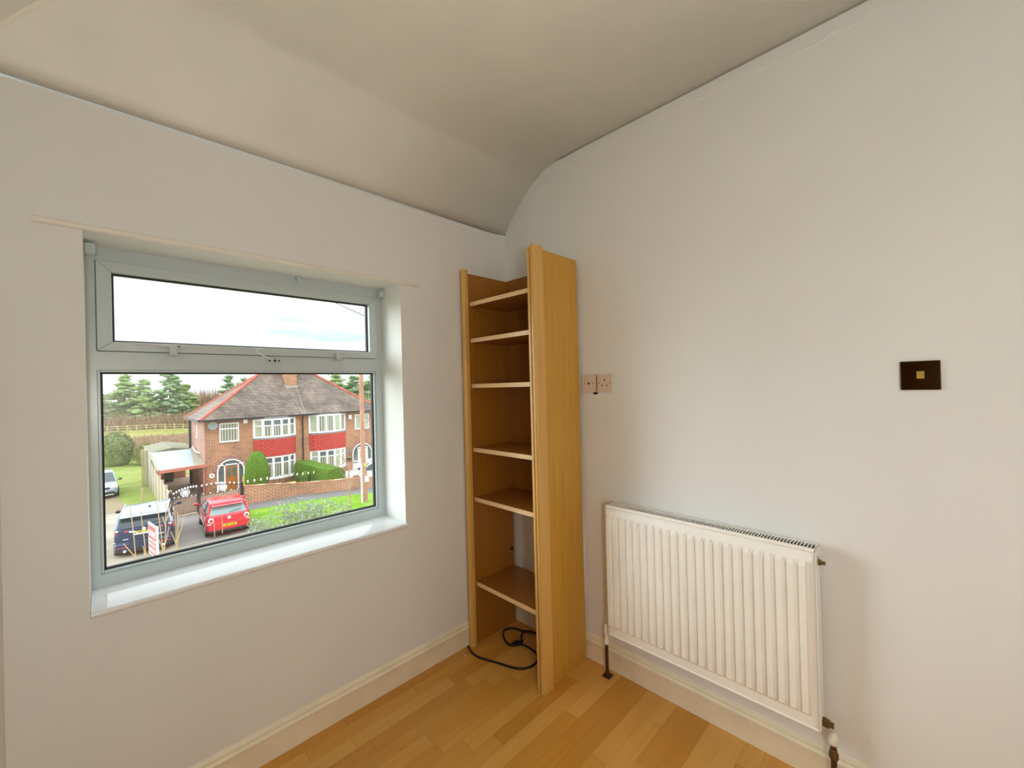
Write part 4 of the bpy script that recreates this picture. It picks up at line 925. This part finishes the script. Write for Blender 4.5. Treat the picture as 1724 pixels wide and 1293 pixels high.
# ---------------------------------------------------------------- vehicles
def car(name, loc, rot, spec, label, cat='car'):
    t = thing(name, (0, 0, 0), label, cat)
    L, W, H, belt, sill = spec['L'], spec['W']/2, spec['H'], spec['belt'], spec['sill']; paint = spec['paint']
    def ring(y, hw, zb, zt, tuck=.10):
        return [(-hw+tuck, y, zb), (-hw+.02, y, zb+.10), (-hw, y, zb+(zt-zb)*.45), (-hw+.015, y, zb+(zt-zb)*.72), (-hw+.06, y, zt-.03), (-hw+.14, y, zt),
                (hw-.14, y, zt), (hw-.06, y, zt-.03), (hw-.015, y, zb+(zt-zb)*.72), (hw, y, zb+(zt-zb)*.45), (hw-.02, y, zb+.10), (hw-tuck, y, zb)]
    hood = spec['hood']
    st = [(0.0, W-.16, sill+.14, belt-.28), (.05, W-.07, sill+.06, belt-.10), (.16, W-.02, sill, belt), (.5, W, sill, belt), (L*.5, W, sill, belt-.01), (L*.68, W, sill, belt-.03), (L*.76, W-.01, sill, hood+.02),
          (L-.45, W-.04, sill, hood-.06), (L-.14, W-.12, sill+.03, hood-.18), (L-.03, W-.22, sill+.08, hood-.30), (L, W-.36, sill+.14, hood-.40)]
    m = MB(); m.loft([ring(*q) for q in st]); body = m.build('body', paint, t, smooth=38)
    # cabin glass
    y0, y1, y2, y3 = spec['cabin']      # rear base, rear roof, front roof, windscreen base
    ti = .20; zb = belt-.02
    m = MB(); vs = [(-W+.07, y0, zb), (W-.07, y0, zb), (W-.07, y3, zb-.02), (-W+.07, y3, zb-.02), (-W+ti, y1, H-.03), (W-ti, y1, H-.03), (W-ti, y2, H-.04), (-W+ti, y2, H-.04)]
    m.add(vs, [(0, 1, 5, 4), (1, 2, 6, 5), (2, 3, 7, 6), (3, 0, 4, 7), (4, 5, 6, 7)]); m.build('windows', spec.get('glass', 'car_glass'), t)
    # roof
    rr = []
    for y, hw, z in ((y1-.10, W-ti-.02, H-.055), (y1-.02, W-ti+.015, H-.03), (y1+.3, W-ti+.02, H+.0), ((y1+y2)/2, W-ti+.02, H+.015), (y2-.2, W-ti+.01, H-.01), (y2+.05, W-ti, H-.045)):
        rr.append([(-hw, y, z-.045), (-hw, y, z-.01), (-hw*.8, y, z+.02), (0, y, z+.03), (hw*.8, y, z+.02), (hw, y, z-.01), (hw, y, z-.045)])
    m = MB(); m.loft(rr); m.build('roof', spec.get('roofmat', paint), t, smooth=50)
    # pillars
    for s in (-1, 1):
        for a, b_, r_ in ((0, 4, .055), (3, 7, .04)):
            A = Vector(vs[a]); B = Vector(vs[b_]); A.x = abs(A.x)*s; B.x = abs(B.x)*s
            MB().tube([A, B], r_, 6).build('pillar', spec.get('roofmat', paint), t, smooth=60)
        for k in spec['bpil']:
            yb = y0+(y3-y0)*k; yt = y1+(y2-y1)*k; MB().tube([(s*(W-.07), yb, zb), (s*(W-ti), yt, H-.03)], .03, 6).build('pillar', 'black_plastic', t)
        MB().tube([(s*(W-.062), y0+.1, belt-.01), (s*(W-.062), y3-.1, belt-.03)], .012, 6).build('waist_line', spec.get('trim', 'black_plastic'), t)
        for yy in spec['door_y']:
            MB().box(s*(W+.002)-.004, s*(W+.002)+.004, yy, yy+.012, sill+.12, belt-.06).build('door_gap', 'black_plastic', t)
        MB().box(s*(W-.005)-.018, s*(W-.005)+.018, spec['door_y'][0]+.12, spec['door_y'][0]+.28, belt-.16, belt-.12).build('door_handle', paint, t, .008)
        m = MB(); m.ball((s*(W+.13), y3-.12, belt+.09), .11, .06, .075, 10, 6); m.cyl((s*(W-.06), y3-.14, belt+.02), (s*(W+.1), y3-.12, belt+.06), .02, 6); m.build('door_mirror', spec.get('mirror', paint), t, smooth=60)
        MB().box(s*W-.012, s*W+.012, .55, L-.6, sill+.20, sill+.25).build('side_moulding', spec.get('mould', paint), t, .005)
        for yy in (spec['ra'], spec['fa']):
            wr = spec['wr']; xo = s*(W+.012)
            m = MB(); m.cyl((s*(W-.02), yy, wr), (s*(W+.006), yy, wr), wr+.055, 24); m.build('wheel_arch', 'black_plastic', t)
            m = MB(); m.lathe((s*(W-.10), yy, wr), [(wr-.02, -.10), (wr, -.08), (wr, .08), (wr-.03, .115), (wr*.66, .12), (wr*.66, -.10)], 24, axis=0); wh = m.build('tyre', 'tyre', t, smooth=40)
            m = MB(); m.cyl((s*(W-.03), yy, wr), (s*(W+.012), yy, wr), wr*.64, 20)
            m.build('wheel_trim', 'alloy', wh, smooth=30)
    # rear
    for s in (-1, 1): spec['tail'](t, s, W, belt)
    bz = spec['bump']; m = MB()
    pts_o = [(-W-.005, .42), (-W+.01, .16), (-W+.08, .0), (-W+.25, -.06), (0, -.085), (W-.25, -.06), (W-.08, .0), (W-.01, .16), (W+.005, .42)]
    pts_i = [(x*.93, y+.12) for x, y in reversed(pts_o)]
    m.prism([(x, y) for x, y in pts_o+pts_i], 2, bz-.17, bz+.16); bm_ = m.build('rear_bumper', spec.get('bumpmat', paint), t, .02)
    m = MB(); m.prism([(x*.985, y+.02) for x, y in pts_o+pts_i], 2, bz-.27, bz-.17); m.build('rear_valance', spec.get('valance', 'black_plastic'), t, .01)
    MB().cyl((spec['exh'], .1, sill+.03), (spec['exh'], -.04, sill+.03), .035, 10).build('exhaust', 'alloy', t, smooth=40)
    px_, pz_, py_ = spec['plate']; pl = MB().box(px_-.26, px_+.26, py_-.012, py_, pz_-.055, pz_+.055).build('number_plate', 'plate_yellow', t, .004)
    for i, xx in enumerate((-.19, -.125, -.06, .03, .10, .165)):
        MB().box(px_+xx, px_+xx+.038, py_-.015, py_-.012, pz_-.03, pz_+.03).build('plate_mark', 'plate_ink', pl)
    bx_, bz_, by_ = spec['badge']; MB().lathe((bx_, by_, bz_), [(0, -.02), (.065, -.015), (.065, .01)], 14, axis=1).build('badge', 'chrome_trim', t, smooth=50)
    MB().tube([(.02, y0-.05, belt+.06), (.32, y0+.02, belt+.11), (.52, y0+.04, belt+.12)], .012, 5).build('rear_wiper', 'black_plastic', t)
    if spec.get('front'):
        for s in (-1, 1):
            MB().obox((s*(W-.30), L-.15, hood-.22), (1, -.35*s, 0), (.35*s, 1, 0), (0, 0, 1), .22, .07, .075).build('headlight', 'lamp_clear', t, .03)
        m = MB(); m.box(-.42, .42, L-.09, L-.0, hood-.33, hood-.20); m.build('grille', 'black_plastic', t, .01)
        m = MB(); m.loft([[(-W+.12, L-.18, .28), (W-.12, L-.18, .28), (W-.12, L-.18, .52), (-W+.12, L-.18, .52)], [(-W+.32, L+.03, .28), (W-.32, L+.03, .28), (W-.32, L+.03, .50), (-W+.32, L+.03, .50)]]); m.build('front_bumper', 'black_plastic', t, .02)
        MB().box(-W+.3, W-.3, L-.02, L+.05, .26, .31).build('skid_plate', 'chrome_trim', t, .01)
        MB().box(-.26, .26, L+.02, L+.045, .50, .61).build('number_plate', 'plate_white', t, .004)
    if spec.get('extra'): spec['extra'](t, W, H, belt, L)
    t.location = loc; t.rotation_euler = (0, 0, rot)
    return t

def tail_hatch(t, s, W, belt):
    x = s*(W-.17)
    a = MB().box(x-.125, x+.125, -.005, .10, belt-.30, belt-.06).build('tail_light', 'red_car_paint', t, .03)
    MB().lathe((x, -.012, belt-.17), [(.0, -.02), (.085, -.02), (.11, .0), (.11, .05)], 18, axis=1).build('lamp_ring', 'lamp_clear', a, smooth=50)
    MB().lathe((x, -.026, belt-.17), [(.0, -.012), (.065, -.012), (.072, .01)], 16, axis=1).build('red_lens', 'tail_red', a, smooth=50)
    MB().box(x-.135, x+.135, -.03, .02, belt-.355, belt-.315).build('reflector', 'lamp_clear', a, .005)
def red_extra(t, W, H, belt, L):
    MB().box(-.28, .28, 1.0, 1.35, H+.028, H+.036).build('roof_patch', 'clear_car_glass', t, .003)  # pale glassy panel laid on the roof
    MB().obox((0, .33, H-.10), (1, 0, 0), (0, 1, .25), (0, -.25, 1), W-.24, .10, .012).build('roof_spoiler', 'red_car_paint', t, .01)
    m = MB(); m.loft([[(-W+.19, .035, belt-.36), (W-.19, .035, belt-.36), (W-.16, .05, belt-.03), (-W+.16, .05, belt-.03)], [(-W+.22, -.008, belt-.36), (W-.22, -.008, belt-.36), (W-.20, .01, belt-.06), (-W+.20, .01, belt-.06)]]) ; m.build('tailgate', 'red_car_paint', t, .015)
car('red_hatchback', (2.42, 21.02, -5.125), R(-3), dict(L=3.95, W=1.70, H=1.46, belt=.97, sill=.22, hood=.92, paint='red_car_paint', cabin=(.16, .52, 2.0, 2.95), glass='clear_car_glass',
    bpil=(.42,), door_y=(1.35,), mould='red_car_paint', ra=.68, fa=3.14, wr=.29, tail=tail_hatch, bump=.50, exh=.45, plate=(.02, .52, -.085), badge=(0, .83, -.02), extra=red_extra),
    'small red hatchback seen from behind, parked on the driveway before the black gates')
def tail_suv(t, s, W, belt):
    m = MB(); z = belt-.12
    m.loft([[(s*(W+.004), .42, z-.02), (s*(W+.004), .42, z+.03), (s*(W-.03), .42, z+.03), (s*(W-.03), .42, z-.02)], [(s*(W-.06), .06, z-.07), (s*(W-.06), .06, z+.06), (s*(W-.12), .12, z+.06), (s*(W-.12), .12, z-.07)], [(s*(W-.48), -.02, z-.02), (s*(W-.48), -.02, z+.035), (s*(W-.48), .05, z+.035), (s*(W-.48), .05, z-.02)]])
    a = m.build('tail_light', 'tail_red', t, .008)
    MB().ball((s*(W-.13), .05, z+.055), .07, .05, .035, 10, 6).build('clear_lens', 'lamp_clear', a, smooth=60)
    MB().box(s*(W-.28)-.17, s*(W-.28)+.17, -.10, -.06, .40, .44).build('reflector', 'tail_red', t, .005)
    MB().ball((s*(W-.30), -.04, .50), .24, .08, .10, 12, 8).build('bumper_corner', 'blue_car_paint', t, smooth=60)
    MB().cyl((s*(W-.36), .04, .26), (s*(W-.36), -.10, .26), .05, 14).build('exhaust_tip', 'chrome_trim', t, smooth=40)
def suv_extra(t, W, H, belt, L):
    m = MB(); m.obox((0, .24, H-.07), (1, 0, 0), (0, 1, .12), (0, -.12, 1), W-.21, .16, .018); m.build('roof_spoiler', 'silver_car_paint', t, .01)
    m = MB(); m.tube([(-W+.5, -.028, belt-.13), (-W+.7, -.045, belt-.17), (-.3, -.05, belt-.26), (.3, -.05, belt-.26), (W-.7, -.045, belt-.17), (W-.5, -.028, belt-.13)], .035, 8); m.build('chrome_strip', 'chrome_trim', t, smooth=60)
    m = MB(); m.ball((.12, 1.15, H+.04), .05, .13, .045, 8, 6); m.build('roof_aerial', 'black_plastic', t, smooth=60)
    for s in (-1, 1): MB().tube([(s*(W-.19), .45, H+.01), (s*(W-.19), 2.3, H+.02)], .018, 6).build('roof_rail', 'chrome_trim', t, smooth=60)
    MB().box(-.64, -.48, -.03, -.015, .70, .725).build('model_lettering', 'chrome_trim', t)
    MB().box(.46, .64, -.03, -.015, .72, .745).build('model_lettering', 'chrome_trim', t)
    m = MB(); m.loft([[(-W+.16, .04, belt-.42), (W-.16, .04, belt-.42), (W-.14, .06, belt-.02), (-W+.14, .06, belt-.02)], [(-W+.20, -.012, belt-.42), (W-.20, -.012, belt-.42), (W-.18, .01, belt-.05), (-W+.18, .01, belt-.05)]]); m.build('tailgate', 'blue_car_paint', t, .015)
car('blue_suv', (-.50, 21.15, -5.125), R(-7), dict(L=4.4, W=1.90, H=1.64, belt=1.13, sill=.26, hood=1.05, paint='blue_car_paint', roofmat='silver_car_paint', cabin=(.10, .42, 2.4, 3.3), glass='car_glass', trim='chrome_trim', mirror='black_plastic',
    bpil=(.30, .55), door_y=(1.1, 2.1), mould='black_plastic', ra=.78, fa=3.45, wr=.35, tail=tail_suv, bump=.46, exh=.5, plate=(.02, .93, -.045), badge=(0, 1.04, -.02), valance='black_plastic', extra=suv_extra),
    'dark blue estate SUV with pale roof seen from behind, parked by the sign board')
def tail_none(t, s, W, belt): MB().box(s*(W-.2)-.1, s*(W-.2)+.1, -.01, .04, belt-.2, belt-.05).build('tail_light', 'tail_red', t)
car('silver_car', (-1.95, 42.3, -5.65), R(180+3), dict(L=4.3, W=1.86, H=1.60, belt=1.02, sill=.24, hood=.98, paint='silver_car_paint', cabin=(.2, .7, 2.35, 3.2), bpil=(.3, .55), door_y=(1.1, 2.1), mould='silver_car_paint', ra=.8, fa=3.5, wr=.33,
    tail=tail_none, bump=.46, exh=.5, plate=(0, .7, -.09), badge=(0, .9, -.02), front=True, mirror='black_plastic'), 'silver blue car facing the window, parked on the track beyond the blue one')
car('white_car', (15.6, 29.2, -5.85), R(70), dict(L=4.2, W=1.75, H=1.45, belt=.95, sill=.22, hood=.9, paint='white_car_paint', cabin=(.2, .6, 2.2, 3.1), bpil=(.3, .55), door_y=(1.1, 2.0), mould='white_car_paint', ra=.75, fa=3.3, wr=.30,
    tail=tail_none, bump=.46, exh=.5, plate=(0, .7, -.09), badge=(0, .85, -.02), front=True), 'white car half hidden behind the telegraph pole at the right')

# ---------------------------------------------------------------- poles, sign, stems
def street_bits():
    x, y = 9.30, 21.95; z0 = g(x, y)
    t = thing('telegraph_pole', (x, y, z0), 'tall reddish wooden telegraph pole on the grass verge at the right', 'pole')
    MB().tube([(x, y, z0-.2), (x-.02, y, 3.0)], .15, 14, r2=.115).build('pole', 'pole_wood', t, smooth=60)
    m = MB(); m.tube([(x+.14, y-.08, z0), (x+.13, y-.08, -3.4)], .03, 6); m.build('cable_guard', 'pole_wood', t)
    m = MB(); m.box(x-.02, x+.2, y-.24, y-.12, -4.05, -3.72); m.build('white_plate', 'white_frame', t, .02)
    m = MB(); m.box(x-.05, x+.06, y-.18, y-.12, -3.1, -2.95); m.build('yellow_label', 'plate_yellow', t)
    m = MB(); m.cyl((x-.16, y, -.3), (x+.22, y, -.3), .02, 6); m.cyl((x-.16, y, .35), (x+.22, y, .35), .02, 6); m.build('step_peg', 'dark_pipe', t)
    pts = catmull([(x+.14, y-.05, .9), (x+.18, y-.05, .4), (x+.24, y-.05, -.1), (x+.5, y+.3, -.5), (x+1.2, y+2.5, -.75), (x+3.5, y+9, -.7)], 5)
    tag(MB().tube(pts, .018, 5).build('phone_wire', 'wire_grey'), 'pale wire curving down from the telegraph pole to the right', 'wire')
    x, y = 9.36, 22.3; m = MB(); m.cyl((x-.32, y-.6, g(x, y)), (x-.32, y-.6, -2.9), .045, 8); tag(m.build('white_post', 'white_frame'), 'slim white post standing beside the telegraph pole', 'post')
    def pt(y):  # a straight service wire running away from the house
        k = (y-10)/2; return Vector((3.849, y, 3.57+.344*(y-10)))
    pts = [Vector((5.6, 1.0, 1.2)), Vector((4.2, 4.5, 1.95))]+[pt(y) for y in (8, 10, 12, 15, 19)]
    tag(MB().tube(pts, .014, 6).build('service_wire', 'dark_pipe'), 'thin overhead wire crossing the top right corner of the upper window light', 'wire')
    # estate board
    t = thing('sign_board', (-.62, 15.05, -5.125), 'upright red and white board on a post in front of the blue car', 'sign')
    a, b = Vector((-.690, 15.56, 0)), Vector((-.560, 14.60, 0)); d = (b-a).normalized(); n = Vector((-d.y, d.x, 0)); c = (a+b)/2; hw = (b-a).length/2
    if n.x > 0: n = -n
    MB().obox((c.x, c.y, -3.05), d, n, (0, 0, 1), hw, .012, .48).build('board', 'sign_white', t)
    MB().obox((c+n*.014).to_tuple()[:2]+(-2.84,), d, n, (0, 0, 1), hw-.06, .004, .20).build('red_panel', 'sign_red', t)
    MB().obox((c+n*.014).to_tuple()[:2]+(-3.36,), d, n, (0, 0, 1), hw-.06, .004, .12).build('red_panel', 'sign_red', t)
    for i in range(3): MB().obox((c+n*.019+d*(-.22+.22*i)).to_tuple()[:2]+(-2.86,), d, n, (0, 0, 1), .07, .003, .09).build('white_mark', 'sign_white', t)
    for i in range(4): MB().obox((c+n*.019+d*(-.27+.18*i)).to_tuple()[:2]+(-3.36,), d, n, (0, 0, 1), .05, .003, .06).build('white_mark', 'sign_white', t)
    for i in range(4): MB().obox((c+n*.016+d*(-.27+.18*i)).to_tuple()[:2]+(-3.14,), d, n, (0, 0, 1), .055, .003, .05).build('red_mark', 'sign_red', t)
    MB().box(b.x-.03, b.x+.03, b.y-.03, b.y+.03, -5.2, -2.56).build('sign_post', 'sign_white', t)
street_bits()

def canes(lines, label, y=10.0, r=.0125):
    """stems given by bottom and top; each one continues straight down to the ground"""
    x0 = lines[0][0]; t = thing('stemmed_plant', (x0, y, g(x0, y)), label, 'plant', 'dry stemmed plants below the window')
    for (xa, za, xb, zb) in lines:
        k = (g(xa, y)-za)/(zb-za) if zb-za > .8 else None
        P = [(xa+(xb-xa)*max(k, -2.2), y, g(xa, y))] if k is not None else []
        P += [(xa, y, za), ((xa+xb)/2+(xb-xa)*.06+.008, y, (za+zb)/2), (xb, y, zb)]
        MB().tube(catmull(P, 4), r, 6, r2=r*.6).build('stem', 'dry_stem', t, smooth=60)
def plants_front():
    canes([(-1.24, -2.0, -1.31, -.90), (-1.262, -1.96, -1.42, -1.67)], 'forked tan cane crossing the left half of the blue car')
    canes([(-1.08, -2.02, -1.153, -1.03), (-1.10, -2.0, -1.125, -1.80)], 'thin tan cane left of the red and white board')
    canes([(-.80, -2.06, -.885, -.93), (-.80, -1.98, -.90, -1.62), (-.80, -1.98, -.695, -1.5)], 'tan cane with a V of short shoots right of the red and white board')
    canes([(-.80, -2.4, -.735, -.95), (-.735, -1.35, -.66, -1.02), (-.745, -1.5, -.80, -1.25)], 'forked tan cane leaning against the right side of the blue car')
    canes([(-.575, -2.1, -.585, -1.18), (-.575, -1.9, -.42, -1.28), (-.58, -1.9, -.665, -1.62), (-.55, -2.1, -.548, -1.22)], 'tallest bundle of tan canes in the gap between the two cars')
    canes([(.12, -1.95, .105, -1.55)], 'single short thin cane below the red car, left one', r=.008)
    canes([(.27, -1.9, .265, -1.53)], 'single short thin cane below the red car, right one', r=.008)
    # grey-green leafy shrub: branches with small leaves
    t = thing('leafy_shrub', (2.2, 9.6, -5.1), 'grey green leafy shrub at the bottom of the view below the right window half', 'shrub')
    rnd = random.Random(21); br = MB(); lf = MB()
    for i in range(60):
        u = rnd.uniform(-1, 1); x1 = 1.92+u*1.2; y1 = 9.6+rnd.uniform(-.4, .4); zt = -1.38-.42*u*u-rnd.uniform(0, .45)
        x0 = 1.92+u*.3; P = catmull([(x0, 9.6, -5.1), (x0+(x1-x0)*.4, y1, -3.6), (x1+rnd.uniform(-.1, .1), y1, zt-.5), (x1+rnd.uniform(-.15, .15), y1, zt)], 5)
        br.tube(P, .012, 5, r2=.004)
        for p_ in P[4:]:
            for q in range(9):
                c = p_+Vector((rnd.uniform(-.13, .13), rnd.uniform(-.13, .13), rnd.uniform(-.10, .12))); d = Vector((rnd.uniform(-1, 1), rnd.uniform(-1, 1), rnd.uniform(-.2, 1))).normalized(); e = d.cross(Vector((rnd.random(), rnd.random(), rnd.random()))).normalized()
                l, w = rnd.uniform(.028, .05), rnd.uniform(.013, .022)
                lf.add([c-d*l, c+e*w, c+d*l, c-e*w, c+d.cross(e)*.006], [(0, 1, 4), (1, 2, 4), (2, 3, 4), (3, 0, 4)])
    br.build('branches', 'sapling_bark', t); lf.build('foliage', 'silver_leaf', t)
    # bare sapling on the verge
    x, y = 7.85, 20.6; z0 = g(x, y); t = thing('bare_sapling', (x, y, z0), 'bare young tree on the grass verge left of the telegraph pole', 'tree')
    rnd = random.Random(6); MB().tube(catmull([(x, y, z0), (x+.03, y, z0+.9), (x-.03, y, z0+1.9), (x+.05, y, z0+2.6)], 5), .05, 8, r2=.03).build('trunk', 'sapling_bark', t, smooth=60)
    m = MB()
    for i in range(22):
        z = z0+rnd.uniform(.7, 2.6); a = rnd.choice((-1, 1))*rnd.uniform(.2, 1.1); h = rnd.uniform(.5, 1.3)
        m.tube(catmull([(x, y, z), (x+a*.4, y+rnd.uniform(-.3, .3), z+h*.35), (x+a, y+rnd.uniform(-.4, .4), z+h)], 4), .016, 5, r2=.005)
    m.build('branches', 'sapling_bark', t)
plants_front()

# ---------------------------------------------------------------- far fence, trees, scrub
def far_side():
    t = thing('rail_fence', (8, 96, -5.65), 'long pale post and rail fence across the far field', 'fence')
    x0, y0, x1, y1 = -6, 111.2, 18, 97.6
    P = lambda k, h: (x0+(x1-x0)*k, y0+(y1-y0)*k, -5.65-.055*max(0, min(17, x0+(x1-x0)*k)-7)+h)
    for h in (.35, .80, 1.25):
        m = MB(); m.tube([P(0, h), P(.54, h), P(1, h)], .06, 6); m.build('rail', 'rail_wood', t)
    for i in range(19): m = MB(); a = Vector(P(i/18, 0)); m.box(a.x-.09, a.x+.09, a.y-.09, a.y+.09, a.z-.1, a.z+1.4); m.build('fence_post', 'rail_wood', t)

    def pine_mesh(seed, H, W, mat, parent, x, y, zb, first=.12):
        rnd = random.Random(seed); m = MB(); z = zb+H*first
        while z < zb+H:
            k = (z-zb)/H; rad = W*(1-((k-.25)/.8)**2 if k > .25 else .75+k)*rnd.uniform(.75, 1.05); rad = max(rad, W*.12)
            nb = max(3, int(rad*3.2))
            for j in range(nb):
                a = rnd.uniform(0, 2*math.pi); rr = rad*rnd.uniform(.25, 1.0)
                cx_, cy_, cz_ = x+rr*math.cos(a), y+rr*math.sin(a), z+rnd.uniform(-.3, .3)-.10*rr
                sx = rnd.uniform(.5, 1.15)
                m.ball((cx_, cy_, cz_-.08), sx*.95, sx*.95, rnd.uniform(.26, .42), 9, 5, .22, rnd)
                for q in range(20):
                    c = Vector((cx_+rnd.gauss(0, sx*.5), cy_+rnd.gauss(0, sx*.5), cz_+rnd.gauss(0, .16))); d = Vector((rnd.uniform(-1, 1), rnd.uniform(-1, 1), rnd.uniform(-.35, .45))).normalized(); e = d.cross(Vector((0, 0, 1))).normalized()
                    l, w = rnd.uniform(.16, .34), rnd.uniform(.08, .15)
                    m.add([c-d*l, c+e*w+Vector((0, 0, .06)), c+d*l, c-e*w+Vector((0, 0, .06)), c-Vector((0, 0, .05))], [(0, 1, 4), (1, 2, 4), (2, 3, 4), (3, 0, 4), (0, 3, 2, 1)])
            z += rnd.uniform(.55, .8)
        m.build('foliage', mat, parent)
    def pine(x, y, H, W, seed, lab, mat='pine_green', first=.12, far=1.12):
        x = -1.74+(x+1.74)*far; y = -1.78+(y+1.78)*far; zb = -5.65-.055*max(0, min(x, 17)-7); H = (H+zb-1.375)*far+1.375-zb; W *= far; t = thing('pine_tree', (x, y, zb), lab, 'tree', 'trees beyond the field')
        pine_mesh(seed, H, W, mat, t, x, y, zb, first); MB().tube([(x, y, zb-.5), (x, y, zb+H*.9)], .22, 8, r2=.06).build('trunk', 'bark', t, smooth=60)
    pine(-3.2, 104, 11.0, 3.6, 1, 'pine tree cut by the left edge of the window glass', 'pine_blue')
    pine(1.9, 108, 10.9, 3.4, 2, 'pine tree with a thin spire, second from the left edge')
    pine(4.4, 104, 10.0, 3.0, 3, 'lower bushy pine tree left of the tallest pine')
    pine(8.3, 105, 11.9, 3.5, 4, 'tallest dark pine tree left of the house roof', 'pine_blue')
    pine(11.2, 108, 9.2, 3.0, 5, 'broad pine tree just right of the tallest one')
    pine(19.6, 112, 11.4, 2.3, 6, 'small pine top showing just above the left roof slope', 'pine_blue')
    pine(23.0, 114, 11.0, 2.4, 7, 'second pine top above the left roof slope, nearer the ridge', 'pine_blue')
    for i, (x, y, H, W, lab) in enumerate(((26.8, 78, 10.1, 4.4, 'first pine behind the right roof slope next to the chimney side'), (31.0, 80, 10.4, 4.6, 'pine behind the right roof slope, midway to the telegraph pole'), (35.6, 82, 10.2, 4.6, 'dense pine directly behind the telegraph pole'), (40.2, 84, 10.6, 4.6, 'pine at the far right edge of the window glass'))):
        pine(x, y, H, W, 30+i, lab, 'pine_green' if i % 2 else 'pine_blue', .25, 1.0)
    # scrub and hedgerows: uncountable stems
    def scrub(name, mat, x0, x1, y0, y1, h0, h1, n, seed, lab, w=.05, base=-5.7, cat='scrub'):
        rnd = random.Random(seed); m = MB()
        for i in range(n):
            x, y = rnd.uniform(x0, x1), rnd.uniform(y0, y1); h = rnd.uniform(h0, h1); z0 = base-.055*max(0, min(x, 17)-7)+rnd.uniform(0, h*.5)
            dx, dy = rnd.uniform(-.3, .3), rnd.uniform(-.3, .3); a = rnd.uniform(0, 3.14); ux, uy = math.cos(a)*w, math.sin(a)*w; hh = h*rnd.uniform(.3, .6)
            m.add([(x-ux, y-uy, z0), (x+ux, y+uy, z0), (x-uy*.6, y+ux*.6, z0), (x+dx, y+dy, z0+hh)], [(0, 1, 3), (1, 2, 3), (2, 0, 3)])
        o = m.build(name, mat); tag(o, lab, cat); o['kind'] = 'stuff'
    scrub('brown_scrub', 'scrub_brown', -16, 20, 113, 115, 2.6, 3.7, 9000, 1, 'band of bare brown scrub below the pine trees', .11)
    scrub('olive_scrub', 'olive_scrub', -16, 20, 115.3, 117.3, 3.2, 4.6, 6000, 2, 'olive undergrowth between the pine trees and the brown scrub', .13)
    scrub('bare_woodland', 'scrub_brown', 12, 40, 131, 138, 7.0, 9.6, 12000, 3, 'hazy bare brown woodland between the pines and the house roof', .13)
    scrub('distant_woodland', 'scrub_brown', -24, 16, 131, 138, 5.4, 7.6, 9000, 7, 'hazy brown woodland seen in the gaps between the left pines', .14)
    scrub('reed_stems', 'olive_scrub', 24, 54, 71, 76, 5.6, 7.6, 9000, 4, 'pale stems of undergrowth behind the right roof slope', .09)
    scrub('brown_hedgerow', 'scrub_brown', 1.5, 9, 60, 84, .6, 1.3, 9000, 5, 'low brown hedgerow crossing the field behind the garage', .08)
    scrub('bramble_patch', 'scrub_brown', -4.5, .9, 62, 76, 1.2, 3.0, 3500, 6, 'pale brown brambles around the green bush at the left', .05)
    def bush(name, x, y, z, rx, ry, rz, n, seed, lab, mat):
        rnd = random.Random(seed); t = thing(name, (x, y, -5.65), lab, 'bush'); m = MB()
        for i in range(n):
            a, b = rnd.uniform(0, 2*math.pi), math.acos(rnd.uniform(-.3, 1)); k = rnd.uniform(.75, 1.05)
            c = Vector((x+rx*math.sin(b)*math.cos(a)*k, y+ry*math.sin(b)*math.sin(a)*k, z+rz*math.cos(b)*k)); d = Vector((rnd.uniform(-1, 1), rnd.uniform(-1, 1), rnd.uniform(-1, 1))).normalized(); e = d.cross(Vector((.3, .5, .8))).normalized(); l = rnd.uniform(.08, .18)
            m.add([c-d*l, c+e*l*.6, c+d*l, c-e*l*.6, c+d.cross(e)*.03], [(0, 1, 4), (1, 2, 4), (2, 3, 4), (3, 0, 4)])
        m.build('foliage', mat, t); m = MB(); rnd2 = random.Random(seed+1); m.ball((x, y, z), rx*.82, ry*.82, rz*.85, 18, 12, .08, rnd2); m.build('inner_growth', mat, t, smooth=60)
        MB().cyl((x, y, -5.7), (x, y, z), .12, 8).build('trunk', 'bark', t)
    bush('green_bush', -.6, 56.5, -4.4, 1.5, 1.6, 2.1, 1600, 1, 'large round green bush at the left edge beside the track', 'bush_green')
    bush('pale_bush', 1.6, 54.5, -4.8, 1.0, 1.2, 1.3, 900, 2, 'paler low bush between the green bush and the slatted fence', 'olive_scrub')
    # distant pylons
    for x, y, H, lab in ((78, 600, 30, 'faint electricity pylon on the horizon, left of the pair by the roof'), (92.5, 600, 30, 'faint electricity pylon on the horizon nearest the house roof'), (35, 600, 31, 'faint electricity pylon between the pine tops at the left')):
        t = thing('electricity_pylon', (x, y, -5), lab, 'pylon', 'distant pylons'); m = MB(); w = 2.6
        for sx in (-1, 1):
            for sy in (-1, 1): m.tube([(x+sx*w, y+sy*w, -6), (x+sx*.6, y+sy*.6, -6+H*.7), (x, y, -6+H)], .16, 4)
        for k in range(8):
            z = -6+H*.09*k; ww = w-(w-.6)*k/8; z2 = z+H*.09
            m.tube([(x-ww, y-ww, z), (x+ww, y-ww, z2)], .1, 4); m.tube([(x+ww, y-ww, z), (x-ww, y-ww, z2)], .1, 4)
        m.build('lattice_tower', 'pylon_grey', t)
        m = MB()
        for z, l in ((-6+H*.68, 4.5), (-6+H*.8, 5.5), (-6+H*.92, 3.8)): m.tube([(x-l, y, z), (x+l, y, z)], .14, 4)
        m.build('cross_arms', 'pylon_grey', t)
far_side()
